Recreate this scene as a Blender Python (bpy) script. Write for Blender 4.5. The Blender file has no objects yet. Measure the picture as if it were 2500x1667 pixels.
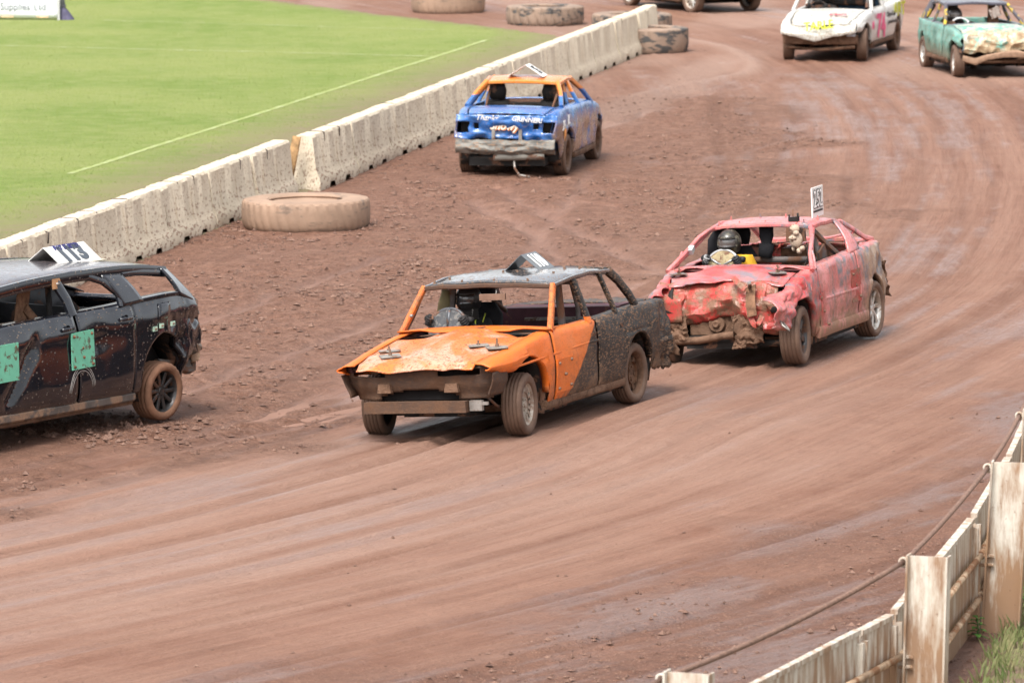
import bpy, bmesh, math, random
import numpy as np
from mathutils import Vector, Matrix, noise as mnoise

# ------------------------------------------------------------------ camera, sky, sun, exposure
SC = bpy.context.scene
F_PX, W_PX, H_PX = 13889.0, 2500.0, 1667.0
CAM_H, PITCH = 7.58, math.atan(1673.0 / 13889.0)
cam_d = bpy.data.cameras.new('camera'); cam = bpy.data.objects.new('camera', cam_d)
SC.collection.objects.link(cam); SC.camera = cam
cam.location = (0, 0, CAM_H); cam.rotation_euler = (math.pi / 2 - PITCH, 0, 0)
cam_d.sensor_width = 36.0; cam_d.lens = F_PX / W_PX * 36.0
cam_d.clip_start = 1.0; cam_d.clip_end = 3000.0
cam_d.dof.use_dof = True; cam_d.dof.focus_distance = 55.5; cam_d.dof.aperture_fstop = 5.0

SUN_EL, SUN_AZ = math.radians(58), math.radians(205)     # azimuth measured clockwise from +Y
world = bpy.data.worlds.new('World'); SC.world = world; world.use_nodes = True
wn = world.node_tree; bg = wn.nodes['Background']
sky = wn.nodes.new('ShaderNodeTexSky'); sky.sky_type = 'NISHITA'; sky.sun_disc = False
sky.sun_elevation = SUN_EL; sky.sun_rotation = SUN_AZ
sky.air_density = 1.0; sky.dust_density = 4.0; sky.ozone_density = 1.0
hsv = wn.nodes.new('ShaderNodeHueSaturation'); hsv.inputs['Saturation'].default_value = 0.22
wn.links.new(sky.outputs[0], hsv.inputs['Color']); wn.links.new(hsv.outputs[0], bg.inputs['Color'])
bg.inputs['Strength'].default_value = 0.11
sun_d = bpy.data.lights.new('sun', 'SUN'); sun = bpy.data.objects.new('sun', sun_d); SC.collection.objects.link(sun)
sun_d.energy = 1.5; sun_d.angle = math.radians(22); sun_d.color = (1.0, 0.96, 0.90)
sdir = Vector((math.sin(SUN_AZ) * math.cos(SUN_EL), math.cos(SUN_AZ) * math.cos(SUN_EL), math.sin(SUN_EL)))
sun.rotation_euler = sdir.to_track_quat('Z', 'Y').to_euler(); sun.location = (0, 40, 40)
SC.view_settings.view_transform = 'Standard'; SC.view_settings.look = 'None'
SC.view_settings.exposure = 1.58; SC.view_settings.gamma = 1.0
SC.view_settings.use_curve_mapping = False
SC.cycles.use_denoising = True
SC.cycles.max_bounces = 6

# ------------------------------------------------------------------ helpers
COL = SC.collection
random.seed(11); RNG = np.random.default_rng(7)
_F = Vector((0, math.cos(PITCH), -math.sin(PITCH))); _U = Vector((0, math.sin(PITCH), math.cos(PITCH)))

def at(px, py, z=0.0):
    """world point at height z that the surveyed photo position (2500 px wide) lies on"""
    d = _F + Vector((1, 0, 0)) * ((px - W_PX / 2) / F_PX) - _U * ((py - H_PX / 2) / F_PX)
    t = (z - CAM_H) / d.z
    return Vector((d.x * t, d.y * t, z))

def lerp(a, b, t): return a + (b - a) * t
def sstep(a, b, x):
    t = min(1.0, max(0.0, (x - a) / (b - a))); return t * t * (3 - 2 * t)
def interp(tab, x):
    if x <= tab[0][0]: return tab[0][1]
    for (x0, y0), (x1, y1) in zip(tab, tab[1:]):
        if x <= x1: return lerp(y0, y1, (x - x0) / (x1 - x0))
    return tab[-1][1]
def sinterp(tab, x):
    """smooth (Catmull-Rom) table look-up"""
    n = len(tab)
    if x <= tab[0][0]: return tab[0][1]
    if x >= tab[-1][0]: return tab[-1][1]
    for i in range(n - 1):
        if tab[i][0] <= x <= tab[i + 1][0]:
            x0, y0 = tab[i]; x1, y1 = tab[i + 1]; h = x1 - x0
            m0 = (y1 - tab[i - 1][1]) / (x1 - tab[i - 1][0]) if i > 0 else (y1 - y0) / h
            m1 = (tab[i + 2][1] - y0) / (tab[i + 2][0] - x0) if i < n - 2 else (y1 - y0) / h
            t = (x - x0) / h
            return ((2*t**3 - 3*t*t + 1) * y0 + (t**3 - 2*t*t + t) * h * m0 + (-2*t**3 + 3*t*t) * y1 + (t**3 - t*t) * h * m1)

def obj(name, V, Fc, mat, parent=None, smooth=True, thick=0.0, sub=0, angle=None):
    me = bpy.data.meshes.new(name); me.from_pydata([tuple(v) for v in V], [], Fc); me.update()
    if mat is not None: me.materials.append(mat)
    if smooth:
        me.polygons.foreach_set('use_smooth', [True] * len(me.polygons))
        if angle: me.set_sharp_from_angle(angle=math.radians(angle))
    o = bpy.data.objects.new(name, me); COL.objects.link(o)
    if parent is not None: o.parent = parent
    if thick:
        m = o.modifiers.new('thickness', 'SOLIDIFY'); m.thickness = thick; m.offset = 0
    if sub:
        m = o.modifiers.new('smooth', 'SUBSURF'); m.levels = sub; m.render_levels = sub
    return o
def empty(name, loc=(0, 0, 0), rz=0.0, rot=None):
    o = bpy.data.objects.new(name, None); COL.objects.link(o); o.empty_display_size = 0.3
    o.location = loc; o.rotation_euler = rot if rot else (0, 0, rz)
    return o
def tag(o, label=None, cat=None, group=None, kind=None):
    if label: o['label'] = label
    if cat: o['category'] = cat
    if group: o['group'] = group
    if kind: o['kind'] = kind
    return o
def copy_tree(o, parent=None):
    c = o.copy(); COL.objects.link(c)
    if parent is not None: c.parent = parent
    for ch in list(o.children): copy_tree(ch, c)
    return c

class Geo:
    """collects shapes for one mesh"""
    def __init__(s): s.V = []; s.F = []
    def add(s, V, Fc):
        b = len(s.V); s.V += [tuple(v) for v in V]; s.F += [tuple(i + b for i in f) for f in Fc]; return s
    def box(s, c, size, rot=None, taper=1.0):
        sx, sy, sz = size[0] / 2, size[1] / 2, size[2] / 2
        V = []
        for z in (-1, 1):
            k = taper if z > 0 else 1.0
            for x, y in ((-1, -1), (1, -1), (1, 1), (-1, 1)): V.append(Vector((x * sx * k, y * sy * k, z * sz)))
        if rot is not None: V = [rot @ v for v in V]
        c = Vector(c)
        return s.add([v + c for v in V], [(3, 2, 1, 0), (4, 5, 6, 7), (0, 1, 5, 4), (1, 2, 6, 5), (2, 3, 7, 6), (3, 0, 4, 7)])
    def tube(s, pts, r, n=8, cap=True, flat=None):
        pts = [Vector(p) for p in pts]; m = len(pts)
        rs = r if isinstance(r, (list, tuple)) else [r] * m
        V = []; up0 = None
        for i, p in enumerate(pts):
            t = (pts[min(i + 1, m - 1)] - pts[max(i - 1, 0)]).normalized()
            if up0 is None: up0 = Vector((0, 0, 1)) if abs(t.z) < 0.9 else Vector((1, 0, 0))
            a = t.cross(up0)
            a = a.normalized() if a.length > 1e-5 else Vector((1, 0, 0)); b = a.cross(t).normalized(); up0 = b
            for k in range(n):
                th = 2 * math.pi * k / n + math.pi / n
                V.append(p + a * math.cos(th) * rs[i] * (flat or 1.0) + b * math.sin(th) * rs[i])
        Fc = [(i * n + k, i * n + (k + 1) % n, (i + 1) * n + (k + 1) % n, (i + 1) * n + k) for i in range(m - 1) for k in range(n)]
        if cap: Fc += [tuple(range(n - 1, -1, -1)), tuple(range((m - 1) * n, m * n))]
        return s.add(V, Fc)
    def beam(s, pts, w, h, side=Vector((0, 1, 0))):
        """rectangular bar along pts; w is measured along `side`"""
        pts = [Vector(p) for p in pts]; m = len(pts); V = []
        for i, p in enumerate(pts):
            t = (pts[min(i + 1, m - 1)] - pts[max(i - 1, 0)]).normalized()
            a = (side - t * side.dot(t)).normalized(); b = t.cross(a)
            ww = w[i] if isinstance(w, (list, tuple)) else w; hh = h[i] if isinstance(h, (list, tuple)) else h
            for x, y in ((-1, -.6), (-.6, -1), (.6, -1), (1, -.6), (1, .6), (.6, 1), (-.6, 1), (-1, .6)):
                V.append(p + a * x * ww / 2 + b * y * hh / 2)
        n = 8
        Fc = [(i * n + k, i * n + (k + 1) % n, (i + 1) * n + (k + 1) % n, (i + 1) * n + k) for i in range(m - 1) for k in range(n)]
        Fc += [tuple(range(n - 1, -1, -1)), tuple(range((m - 1) * n, m * n))]
        return s.add(V, Fc)
    def lathe(s, prof, n=32, axis='y', c=(0, 0, 0), close=False):
        """prof: (radius, offset along axis)"""
        c = Vector(c); V = []; m = len(prof)
        for k in range(n):
            a = 2 * math.pi * k / n
            for r, d in prof:
                if axis == 'y': V.append(c + Vector((r * math.cos(a), d, r * math.sin(a))))
                elif axis == 'z': V.append(c + Vector((r * math.cos(a), r * math.sin(a), d)))
                else: V.append(c + Vector((d, r * math.cos(a), r * math.sin(a))))
        mm = m if close else m - 1
        Fc = [(k * m + j, k * m + (j + 1) % m, ((k + 1) % n) * m + (j + 1) % m, ((k + 1) % n) * m + j) for k in range(n) for j in range(mm)]
        return s.add(V, Fc)
    def grid(s, fn, us, vs):
        nu, nv = len(us), len(vs)
        V = [fn(u, v) for u in us for v in vs]
        Fc = [(i * nv + j, (i + 1) * nv + j, (i + 1) * nv + j + 1, i * nv + j + 1) for i in range(nu - 1) for j in range(nv - 1)]
        return s.add(V, Fc)
    def warp(s, fn): s.V = [tuple(fn(Vector(v))) for v in s.V]; return s
    def mirror(s): s.V = [(v[0], -v[1], v[2]) for v in s.V]; s.F = [f[::-1] for f in s.F]; return s
    def out(s, name, mat, parent=None, **k): return obj(name, s.V, s.F, mat, parent, **k)

def frange(a, b, n): return [a + (b - a) * i / (n - 1) for i in range(n)]
def fbm(p, f, o=3):
    s = 0; a = 1; p = Vector(p) * f
    for _ in range(o): s += a * mnoise.noise(p); p = p * 2.03 + Vector((3.1, 1.7, 5.3)); a *= .5
    return s
def crinkle(p, f):
    """faceted folds, like crushed sheet metal: 0..1 with sharp creases"""
    p = Vector(p) * f
    d = mnoise.voronoi(p)[0]
    return d[1] - d[0]

# ------------------------------------------------------------------ node helper
class NT:
    def __init__(s, name):
        s.mat = bpy.data.materials.new(name); s.mat.use_nodes = True
        s.t = s.mat.node_tree; s.b = s.t.nodes['Principled BSDF']; s._oc = None
    def new(s, kind, **kw):
        n = s.t.nodes.new('ShaderNode' + kind)
        for k, v in kw.items(): setattr(n, k, v)
        return n
    def link(s, sock, v):
        if v is None: return
        if hasattr(v, 'is_output'): s.t.links.new(v, sock)
        else:
            if sock.type == 'RGBA' and len(v) == 3: v = (*v, 1)
            sock.default_value = v
    def oc(s, scale=(1, 1, 1), rot=(0, 0, 0), kind='Object', loc=(0, 0, 0)):
        if s._oc is None: s._oc = s.new('TexCoord')
        m = s.new('Mapping'); s.link(m.inputs[0], s._oc.outputs[kind]); m.inputs['Scale'].default_value = scale
        m.inputs['Rotation'].default_value = rot; m.inputs['Location'].default_value = loc
        return m.outputs[0]
    def xyz(s, kind='Object'):
        if s._oc is None: s._oc = s.new('TexCoord')
        n = s.new('SeparateXYZ'); s.link(n.inputs[0], s._oc.outputs[kind]); return n.outputs
    def attr(s, name): return s.new('Attribute', attribute_name=name).outputs['Fac']
    def noise(s, vec, scale, detail=3.0, rough=.55, dist=0.0, out=0):
        n = s.new('TexNoise'); s.link(n.inputs['Vector'], vec); s.link(n.inputs['Scale'], scale)
        n.inputs['Detail'].default_value = detail; n.inputs['Roughness'].default_value = rough; n.inputs['Distortion'].default_value = dist
        return n.outputs[out]
    def vor(s, vec, scale, feature='F1', out='Distance', rnd=1.0):
        n = s.new('TexVoronoi', feature=feature); s.link(n.inputs['Vector'], vec); s.link(n.inputs['Scale'], scale)
        n.inputs['Randomness'].default_value = rnd
        return n.outputs[out]
    def mr(s, x, a, b, c=0.0, d=1.0):
        n = s.new('MapRange'); n.clamp = True; s.link(n.inputs['Value'], x)
        for i, v in enumerate((a, b, c, d)): s.link(n.inputs[i + 1], v)
        return n.outputs[0]
    def m(s, op, a, b=0.0, clamp=False):
        n = s.new('Math', operation=op); n.use_clamp = clamp; s.link(n.inputs[0], a); s.link(n.inputs[1], b); return n.outputs[0]
    def mix(s, f, a, b):
        n = s.new('MixRGB'); s.link(n.inputs[0], f); s.link(n.inputs[1], a); s.link(n.inputs[2], b); return n.outputs[0]
    def bump(s, h, strength=.5, dist=.01, normal=None):
        n = s.new('Bump'); s.link(n.inputs['Height'], h); n.inputs['Strength'].default_value = strength; n.inputs['Distance'].default_value = dist
        if normal is not None: s.link(n.inputs['Normal'], normal)
        return n.outputs[0]
    def done(s, color=None, rough=None, metal=None, normal=None, coat=None, spec=None, alpha=None):
        I = s.b.inputs
        if color is not None: s.link(I['Base Color'], color)
        if rough is not None: s.link(I['Roughness'], rough)
        if metal is not None: s.link(I['Metallic'], metal)
        if normal is not None: s.link(I['Normal'], normal)
        if coat is not None: s.link(I['Coat Weight'], coat); I['Coat Roughness'].default_value = .12
        if spec is not None: s.link(I['Specular IOR Level'], spec)
        return s.mat

MUD = (.135, .068, .042); MUD_DRY = (.26, .165, .11); MUD_DK = (.07, .036, .022)

def simple(name, col, rough=.6, metal=0.0, var=.25, scale=8.0, mud=0.0, mudcol=MUD, bump=.2, coat=None):
    """plain material with colour variation, grime and fine relief"""
    t = NT(name); v = t.oc(); r0 = rough
    n = t.noise(v, scale, 5); c = t.mix(t.mr(n, .3, .7), [x * (1 - var) for x in col], [min(1, x * (1 + var)) for x in col])
    if mud:
        mk = t.mr(t.noise(v, scale * .6, 6, .65, .4), .62 - mud * .35, .66 - mud * .25)
        c = t.mix(mk, c, t.mix(t.noise(v, 40, 3), [x * .7 for x in mudcol], [x * 1.25 for x in mudcol]))
        rough = t.mr(mk, 0, 1, rough, .8)
    t.b.inputs['Specular IOR Level'].default_value = .22 if r0 >= .6 else .5
    return t.done(c, rough, metal, t.bump(t.noise(v, scale * 6, 4), bump, .01), coat)

# ------------------------------------------------------------------ numpy value noise
def _hash(ix, iy, seed):
    h = (ix.astype(np.int64) * 374761393 + iy.astype(np.int64) * 668265263 + seed * 1442695041) & 0xffffffff
    h = ((h ^ (h >> 13)) * 1274126177) & 0xffffffff
    return ((h ^ (h >> 16)) & 0xffff) / 65535.0
def vn(x, y, seed=0):
    ix = np.floor(x); iy = np.floor(y); fx = x - ix; fy = y - iy
    fx = fx * fx * (3 - 2 * fx); fy = fy * fy * (3 - 2 * fy)
    a = _hash(ix, iy, seed); b = _hash(ix + 1, iy, seed); c = _hash(ix, iy + 1, seed); d = _hash(ix + 1, iy + 1, seed)
    return (a + (b - a) * fx) * (1 - fy) + (c + (d - c) * fx) * fy - .5
def vfbm(x, y, f, o=4, seed=0, gain=.5):
    s = 0; a = 1.0
    for i in range(o): s = s + a * vn(x * f + 17.3 * i, y * f - 9.1 * i, seed + i); f = f * 2.07; a *= gain
    return s
def nss(a, b, x):
    t = np.clip((x - a) / (b - a), 0, 1); return t * t * (3 - 2 * t)
# ------------------------------------------------------------------ ground
def poly_np(pts): return np.array([[p.x, p.y] for p in pts])
def densify(P, n=400):
    """Catmull-Rom through P"""
    out = []; m = len(P)
    for i in range(m - 1):
        p0 = P[max(i - 1, 0)]; p1 = P[i]; p2 = P[i + 1]; p3 = P[min(i + 2, m - 1)]
        for t in np.linspace(0, 1, max(2, n // (m - 1)), endpoint=False):
            out.append(.5 * ((2 * p1) + (-p0 + p2) * t + (2 * p0 - 5 * p1 + 4 * p2 - p3) * t * t + (-p0 + 3 * p1 - 3 * p2 + p3) * t ** 3))
    out.append(P[-1]); return np.array(out)
def curve_uv(X, Y, C):
    """signed distance (right of travel positive) and arc length to polyline C"""
    best = np.full(X.shape, 1e9); U = np.zeros(X.shape); S = np.zeros(X.shape)
    seg = np.diff(C, axis=0); L = np.hypot(seg[:, 0], seg[:, 1]); acc = np.concatenate([[0], np.cumsum(L)])
    for i in range(len(seg)):
        if L[i] < 1e-6: continue
        dx, dy = seg[i] / L[i]; rx = X - C[i, 0]; ry = Y - C[i, 1]
        t = rx * dx + ry * dy; tc = np.clip(t, 0, L[i])
        if i == 0: tc = np.minimum(t, L[i])
        if i == len(seg) - 1: tc = np.maximum(t, 0)
        qx = rx - tc * dx; qy = ry - tc * dy; d = qx * qx + qy * qy
        k = d < best; best = np.where(k, d, best)
        sg = np.sign(rx * dy - ry * dx); U = np.where(k, np.sqrt(d) * sg, U); S = np.where(k, acc[i] + tc, S)
    return U, S
LINE_PX = [(-900, 1600), (0, 1420), (600, 1290), (1200, 1125), (1800, 905), (2150, 740), (2300, 610), (2370, 450), (2340, 300), (2230, 200), (2060, 120), (1850, 62), (1600, 25), (1200, -40)]
FLOW = densify(poly_np([at(x, y) for x, y in LINE_PX]), 120)
BAR_D = Vector((.19, 1.0, 0)).normalized(); BAR_N = Vector((BAR_D.y, -BAR_D.x, 0)); BAR_0 = Vector((-4.62, 71.3, 0))   # barrier line, track on its right
EDGE = densify(poly_np([at(x, y) for x, y in [(-600, -30), (300, -14), (640, 3), (950, 40), (1200, 68), (1420, 100), (1500, 118)]]), 60)

Ys = [33.0]
while Ys[-1] < 140: Ys.append(Ys[-1] + .058 * (Ys[-1] / 50) ** 1.3)
Ys = np.array(Ys); NC = 264
cc = np.linspace(-1, 1, NC)
GX = cc[None, :] * (.09 * Ys[:, None] + 3.2) + 0 * Ys[:, None]; GY = np.repeat(Ys[:, None], NC, 1)
# flow coordinates on a coarse copy, then stretched onto the fine grid
def coarse_uv(C):
    iy = np.unique(np.concatenate([np.arange(0, len(Ys), 6), [len(Ys) - 1]])); ix = np.unique(np.concatenate([np.arange(0, NC, 4), [NC - 1]]))
    u, s = curve_uv(GX[np.ix_(iy, ix)], GY[np.ix_(iy, ix)], C)
    def up(a):
        b = np.array([np.interp(np.arange(NC), ix, r) for r in a]).T
        return np.array([np.interp(np.arange(len(Ys)), iy, r) for r in b]).T
    return up(u), up(s)
FU, FS = coarse_uv(FLOW); EU, _ = coarse_uv(EDGE)
BU = (GX - BAR_0.x) * BAR_N.x + (GY - BAR_0.y) * BAR_N.y            # distance from the barrier, + on the track side
BS = (GX - BAR_0.x) * BAR_D.x + (GY - BAR_0.y) * BAR_D.y
lown = vfbm(GX, GY, .35, 3, 5); midn = vfbm(GX, GY, 1.3, 3, 9)
grassm = (BU < -.1 + .12 * midn) & (EU > 0 + .12 * midn)            # left of the barrier and on the near side of the edge
# churned soil between the racing line and the barrier, loose gravel by the fence
inner = nss(-1.2, -4.6, FU + 2.4 * lown + 1.6 * midn) * (1 - .85 * nss(92, 104, GY))
inner = np.maximum(inner, .85 * nss(3.5, 1.0, BU) * nss(97, 92, GY))
outer = nss(2.4, 6.2, FU + 2.2 * lown + 1.2 * midn) * nss(92, 80, GY)
streak = vfbm(FU * 5.0, FS * .16, 1.0, 4, 21); streak2 = vfbm(FU * 16.0, FS * .28, 1.0, 3, 33)
churn = np.clip(inner * (.75 + .9 * vfbm(GX, GY, .8, 3, 41)) + .25 * outer, 0, 1)
H = .010 * lown + .007 * streak + .0035 * streak2 + .003 * vfbm(GX, GY, 6, 3, 3)
clump = np.abs(vfbm(GX, GY, 2.6, 4, 55)); clump2 = np.maximum(0, vfbm(GX, GY, 5.5, 3, 77)) ; dirn = vfbm(FU * 3.2, FS * .9, 1.0, 3, 88)
H += churn * (.055 * clump + .05 * clump2 + .03 * dirn - .01)
H += outer * (.012 * clump2 + .006 * vfbm(GX, GY, 11, 2, 12))
wet = np.zeros_like(H)
RUTS = [([(1250, 470), (1330, 520), (1480, 600), (1600, 655)], .24, .045), ([(1377, 489), (1480, 497), (1640, 521), (1800, 520)], .16, .03),
        ([(1585, 404), (1700, 385), (1835, 362), (1960, 330)], .15, .03), ([(1180, 500), (1260, 545), (1330, 590), (1350, 640)], .22, .04),
        ([(1450, 430), (1380, 500), (1290, 610)], .18, .03), ([(2180, 300), (2215, 360), (2290, 400), (2330, 380)], .16, .02),
        ([(400, 960), (800, 830), (1000, 760), (1250, 690)], .20, .03), ([(300, 1100), (700, 980), (1000, 880)], .2, .022), ([(520, 770), (760, 690), (900, 640)], .2, .03),
        ([(0, 1190), (500, 1080), (900, 980)], .18, .02), ([(0, 1290), (700, 1130), (1200, 1010)], .15, .016), ([(1700, 230), (1860, 200), (1900, 170)], .2, .03), ([(1500, 300), (1640, 260), (1800, 250)], .16, .03)]
for pts, w, dep in RUTS:
    C = densify(poly_np([at(x, y) for x, y in pts]), 40)
    x0, x1, y0, y1 = C[:, 0].min() - 1, C[:, 0].max() + 1, C[:, 1].min() - 1, C[:, 1].max() + 1
    k = (GX > x0) & (GX < x1) & (GY > y0) & (GY < y1)
    if not k.any(): continue
    u, s_ = curve_uv(GX[k], GY[k], C); u = u + .16 * vn(s_ * .9, s_ * 0, 4) + .08 * vn(s_ * 3.1, u, 6); w = w * .72
    end = (np.hypot(GX[k] - C[0, 0], GY[k] - C[0, 1]) > .1) * 1.0
    groove = np.exp(-(u / w) ** 2 * 1.2); berm = np.exp(-((np.abs(u) - 1.6 * w) / (.6 * w)) ** 2)
    H[k] = H[k] * (1 - .8 * groove) - dep * groove + .6 * dep * berm * (.6 + vn(s_ * 3, u, 8))
    wet[k] = np.maximum(wet[k], groove * .28); churn[k] *= 1 - .75 * groove
rut = np.zeros_like(H); rrng = np.random.default_rng(19)
for k_ in range(26):
    u0 = rrng.uniform(-4.2, 4.6); w_ = rrng.uniform(.035, .11); ph = rrng.uniform(0, 50); pair = rrng.random() < .45
    wob = .55 * vn(FS * .07 + ph, FS * 0 + k_, 200 + k_) + .10 * vn(FS * .5 + ph, FS * 0, 230 + k_)
    gate = nss(-.12, .12, vn(FS * .055 + ph * 1.7, FS * 0 + k_, 260 + k_))
    for du in ((0, 1.38) if pair else (0,)):
        d_ = FU - u0 - du - wob; a_ = np.exp(-(d_ / w_) ** 2) * gate; b_ = np.exp(-((np.abs(d_) - 1.7 * w_) / (.6 * w_)) ** 2) * gate
        rut = np.maximum(rut, a_); H += .012 * b_ - .018 * a_
# dried kerb line round the inside of the bend
C = densify(poly_np([at(x, y) for x, y in [(1690, 102), (1745, 112), (1800, 132), (1834, 160), (1822, 180), (1770, 192)]]), 60)
k = (GY > 90) & (GY < 122) & (GX > 2); u, s_ = curve_uv(GX[k], GY[k], C); ridge = np.exp(-(u / .22) ** 2); H[k] += .05 * ridge
dry = np.zeros_like(H); dry[k] = ridge
dry = np.maximum(dry, .75 * nss(94, 108, GY) * nss(-.1, .25, vfbm(GX * .8, GY * .25, .5, 3, 61)))
# pale dried strip along the barrier foot beyond the blue car
dry = np.maximum(dry, .8 * nss(.9, .2, np.abs(BU - 1.9 - .5 * lown)) * nss(88, 95, GY) * nss(112, 106, GY))
wet = np.clip(np.maximum(wet, nss(.05, .60, streak + .6 * lown + .35 * midn + .25 * streak2) * (1 - inner) * .85), 0, 1)
wet = np.maximum(wet, nss(.15, .7, outer) * nss(-.08, .26, vfbm(FU * 2.0, FS * .35, 1, 5, 99, .6) + .12 * vfbm(GX, GY, 7, 3, 101)) * .95)
# soft dips and banks that the leaning cars stand on: (photo position, roll slope, car-left direction)
LEANS = []
def lean(px, py, slope, hx, hy, rad=3.0):
    p = at(px, py); n = Vector((-hy, hx)).normalized(); LEANS.append((p.x, p.y, slope, n.x, n.y, rad))
lean(1250, 1015, .055, -.415, -.91)
for lx, ly, sl, nx, ny, rd in LEANS:
    dx_, dy_ = GX - lx, GY - ly; H += sl * (dx_ * nx + dy_ * ny) * np.exp(-((dx_ ** 2 + dy_ ** 2) / rd ** 2) ** 1.5)
H[grassm] = .015 + .012 * vfbm(GX, GY, .5, 2, 14)[grassm]

def ground_object(name, mask, mat, attrs):
    nR = len(Ys); idx = -np.ones(GX.shape, dtype=np.int64)
    fm = mask[:-1, :-1]
    use = np.zeros(GX.shape, bool); use[:-1, :-1] |= fm; use[1:, :-1] |= fm; use[:-1, 1:] |= fm; use[1:, 1:] |= fm
    idx[use] = np.arange(use.sum())
    V = np.stack([GX[use], GY[use], H[use]], 1)
    q = np.stack([idx[:-1, :-1], idx[:-1, 1:], idx[1:, 1:], idx[1:, :-1]], -1)[fm]
    me = bpy.data.meshes.new(name); me.vertices.add(len(V)); me.vertices.foreach_set('co', V.astype(np.float32).ravel())
    me.loops.add(q.size); me.loops.foreach_set('vertex_index', q.astype(np.int32).ravel())
    me.polygons.add(len(q)); me.polygons.foreach_set('loop_start', np.arange(0, q.size, 4, dtype=np.int32))
    me.polygons.foreach_set('use_smooth', np.ones(len(q), bool)); me.update(calc_edges=True)
    for an, arr in attrs.items():
        a = me.attributes.new(an, 'FLOAT', 'POINT'); a.data.foreach_set('value', arr[use].astype(np.float32))
    me.materials.append(mat); o = bpy.data.objects.new(name, me); COL.objects.link(o); tag(o, kind='structure'); return o

def dirt_material():
    t = NT('wet_clay'); v = t.oc(); ch = t.attr('churn'); wt = t.attr('wet'); dr = t.attr('dry'); ou = t.attr('outer')
    cmb = t.new('CombineXYZ'); t.link(cmb.inputs[0], t.attr('fu')); t.link(cmb.inputs[1], t.m('MULTIPLY', t.attr('fs'), .03)); fl = cmb.outputs[0]
    cm2 = t.new('CombineXYZ'); t.link(cm2.inputs[0], t.attr('fu')); t.link(cm2.inputs[1], t.m('MULTIPLY', t.attr('fs'), .16)); f2 = cm2.outputs[0]
    s1 = t.noise(fl, 2.2, 6, .62, .15); s2 = t.noise(fl, 14.0, 5, .6); s3 = t.noise(f2, 9.0, 6, .7, .3)
    n1 = t.noise(v, .9, 5); n2 = t.noise(v, 9, 7, .68, .3); n3 = t.noise(v, 38, 5, .68); n5 = t.noise(v, 3.2, 6, .65, .5)
    n6 = t.noise(v, 22, 6, .7, .2); s4 = t.noise(fl, 34.0, 4, .6)
    smooth = t.mix(t.mr(s1, .38, .62), (0.166, 0.079, 0.053), (0.239, 0.133, 0.098))
    smooth = t.mix(t.mr(n1, .4, .66, 0, .45), smooth, (0.246, 0.146, 0.110))
    smooth = t.mix(t.mr(s2, .50, .66, 0, .34), smooth, (0.116, 0.053, 0.034)); smooth = t.mix(t.mr(s2, .46, .34, 0, .22), smooth, (0.267, 0.166, 0.126))
    smooth = t.mix(t.mr(s4, .55, .68, 0, .25), smooth, (.125, .058, .038)); smooth = t.mix(t.mr(s3, .54, .70, 0, .35), smooth, (.13, .060, .040))
    smooth = t.mix(t.mr(n6, .54, .66, 0, .40), smooth, (0.103, 0.048, 0.030)); smooth = t.mix(t.mr(n6, .44, .34, 0, .35), smooth, (0.284, 0.183, 0.140))
    rough = t.mix(t.mr(n2, .36, .62), (0.137, 0.061, 0.039), (0.280, 0.151, 0.108))
    rough = t.mix(t.mr(n3, .52, .66, 0, .75), rough, (0.377, 0.231, 0.172)); rough = t.mix(t.mr(n3, .45, .33, 0, .75), rough, (0.091, 0.040, 0.025))
    rough = t.mix(t.mr(n5, .48, .64, 0, .6), rough, (0.332, 0.192, 0.143)); rough = t.mix(t.mr(s3, .56, .70, 0, .4), rough, (0.117, 0.052, 0.033))
    c = t.mix(t.mr(t.m('ADD', ch, t.m('MULTIPLY', t.m('SUBTRACT', n5, .5), .9)), .0, .55), smooth, rough)
    grav = t.mix(t.mr(n2, .35, .65), (0.132, 0.063, 0.044), (0.231, 0.121, 0.087))
    grav = t.mix(t.mr(n3, .50, .64, 0, .6), grav, (0.079, 0.037, 0.025)); grav = t.mix(t.mr(t.vor(v, 24), .24, .12, 0, .85), grav, (0.449, 0.304, 0.224))
    c = t.mix(t.mr(t.m('ADD', t.m('MULTIPLY', ou, .8), t.m('MULTIPLY', t.m('SUBTRACT', n5, .5), 1.1)), .22, .75, 0, .85), c, grav)
    rt = t.attr('rut'); c = t.mix(t.m('MULTIPLY', rt, t.mr(n6, .3, .6, .55, .22)), c, (.105, .049, .033))
    c = t.mix(t.m('MULTIPLY', dr, t.mr(n2, .3, .6, .4, .9)), c, (.315, .215, .178))
    c = t.mix(t.m('MULTIPLY', wt, .35), c, (.16, .090, .075))
    sp = t.mr(t.vor(v, 5.5), .05, .035)                        # scattered dark crumbs
    sp2 = t.m('MULTIPLY', t.mr(t.vor(v, 16), .13, .08), t.mr(n5, .46, .58)); c = t.mix(t.m('MULTIPLY', sp2, .75), c, (.085, .040, .026))
    sp3 = t.m('MULTIPLY', t.mr(t.vor(t.oc((1, 1, 1), loc=(7, 3, 1)), 13), .10, .06), t.mr(n1, .45, .55)); c = t.mix(t.m('MULTIPLY', sp3, .6), c, (.38, .27, .21))
    c = t.mix(t.m('MULTIPLY', sp, .7), c, (.07, .034, .022))
    wm = t.m('MULTIPLY', wt, t.mr(n3, .30, .66, 1.0, .6)); wm = t.m('MULTIPLY', wm, t.mr(s3, .36, .66, 1.0, .55))
    r = t.mr(wm, 0, 1, .72, .17); r = t.m('ADD', r, t.mr(n2, .3, .7, -.06, .1)); r = t.m('MAXIMUM', r, t.mr(ch, .1, .6, 0, .75))
    h = t.m('ADD', t.m('MULTIPLY', n3, t.mr(ch, 0, .4, .22, 1.6)), t.m('MULTIPLY', n2, t.mr(ch, 0, .4, .45, 4.2)))
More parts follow.
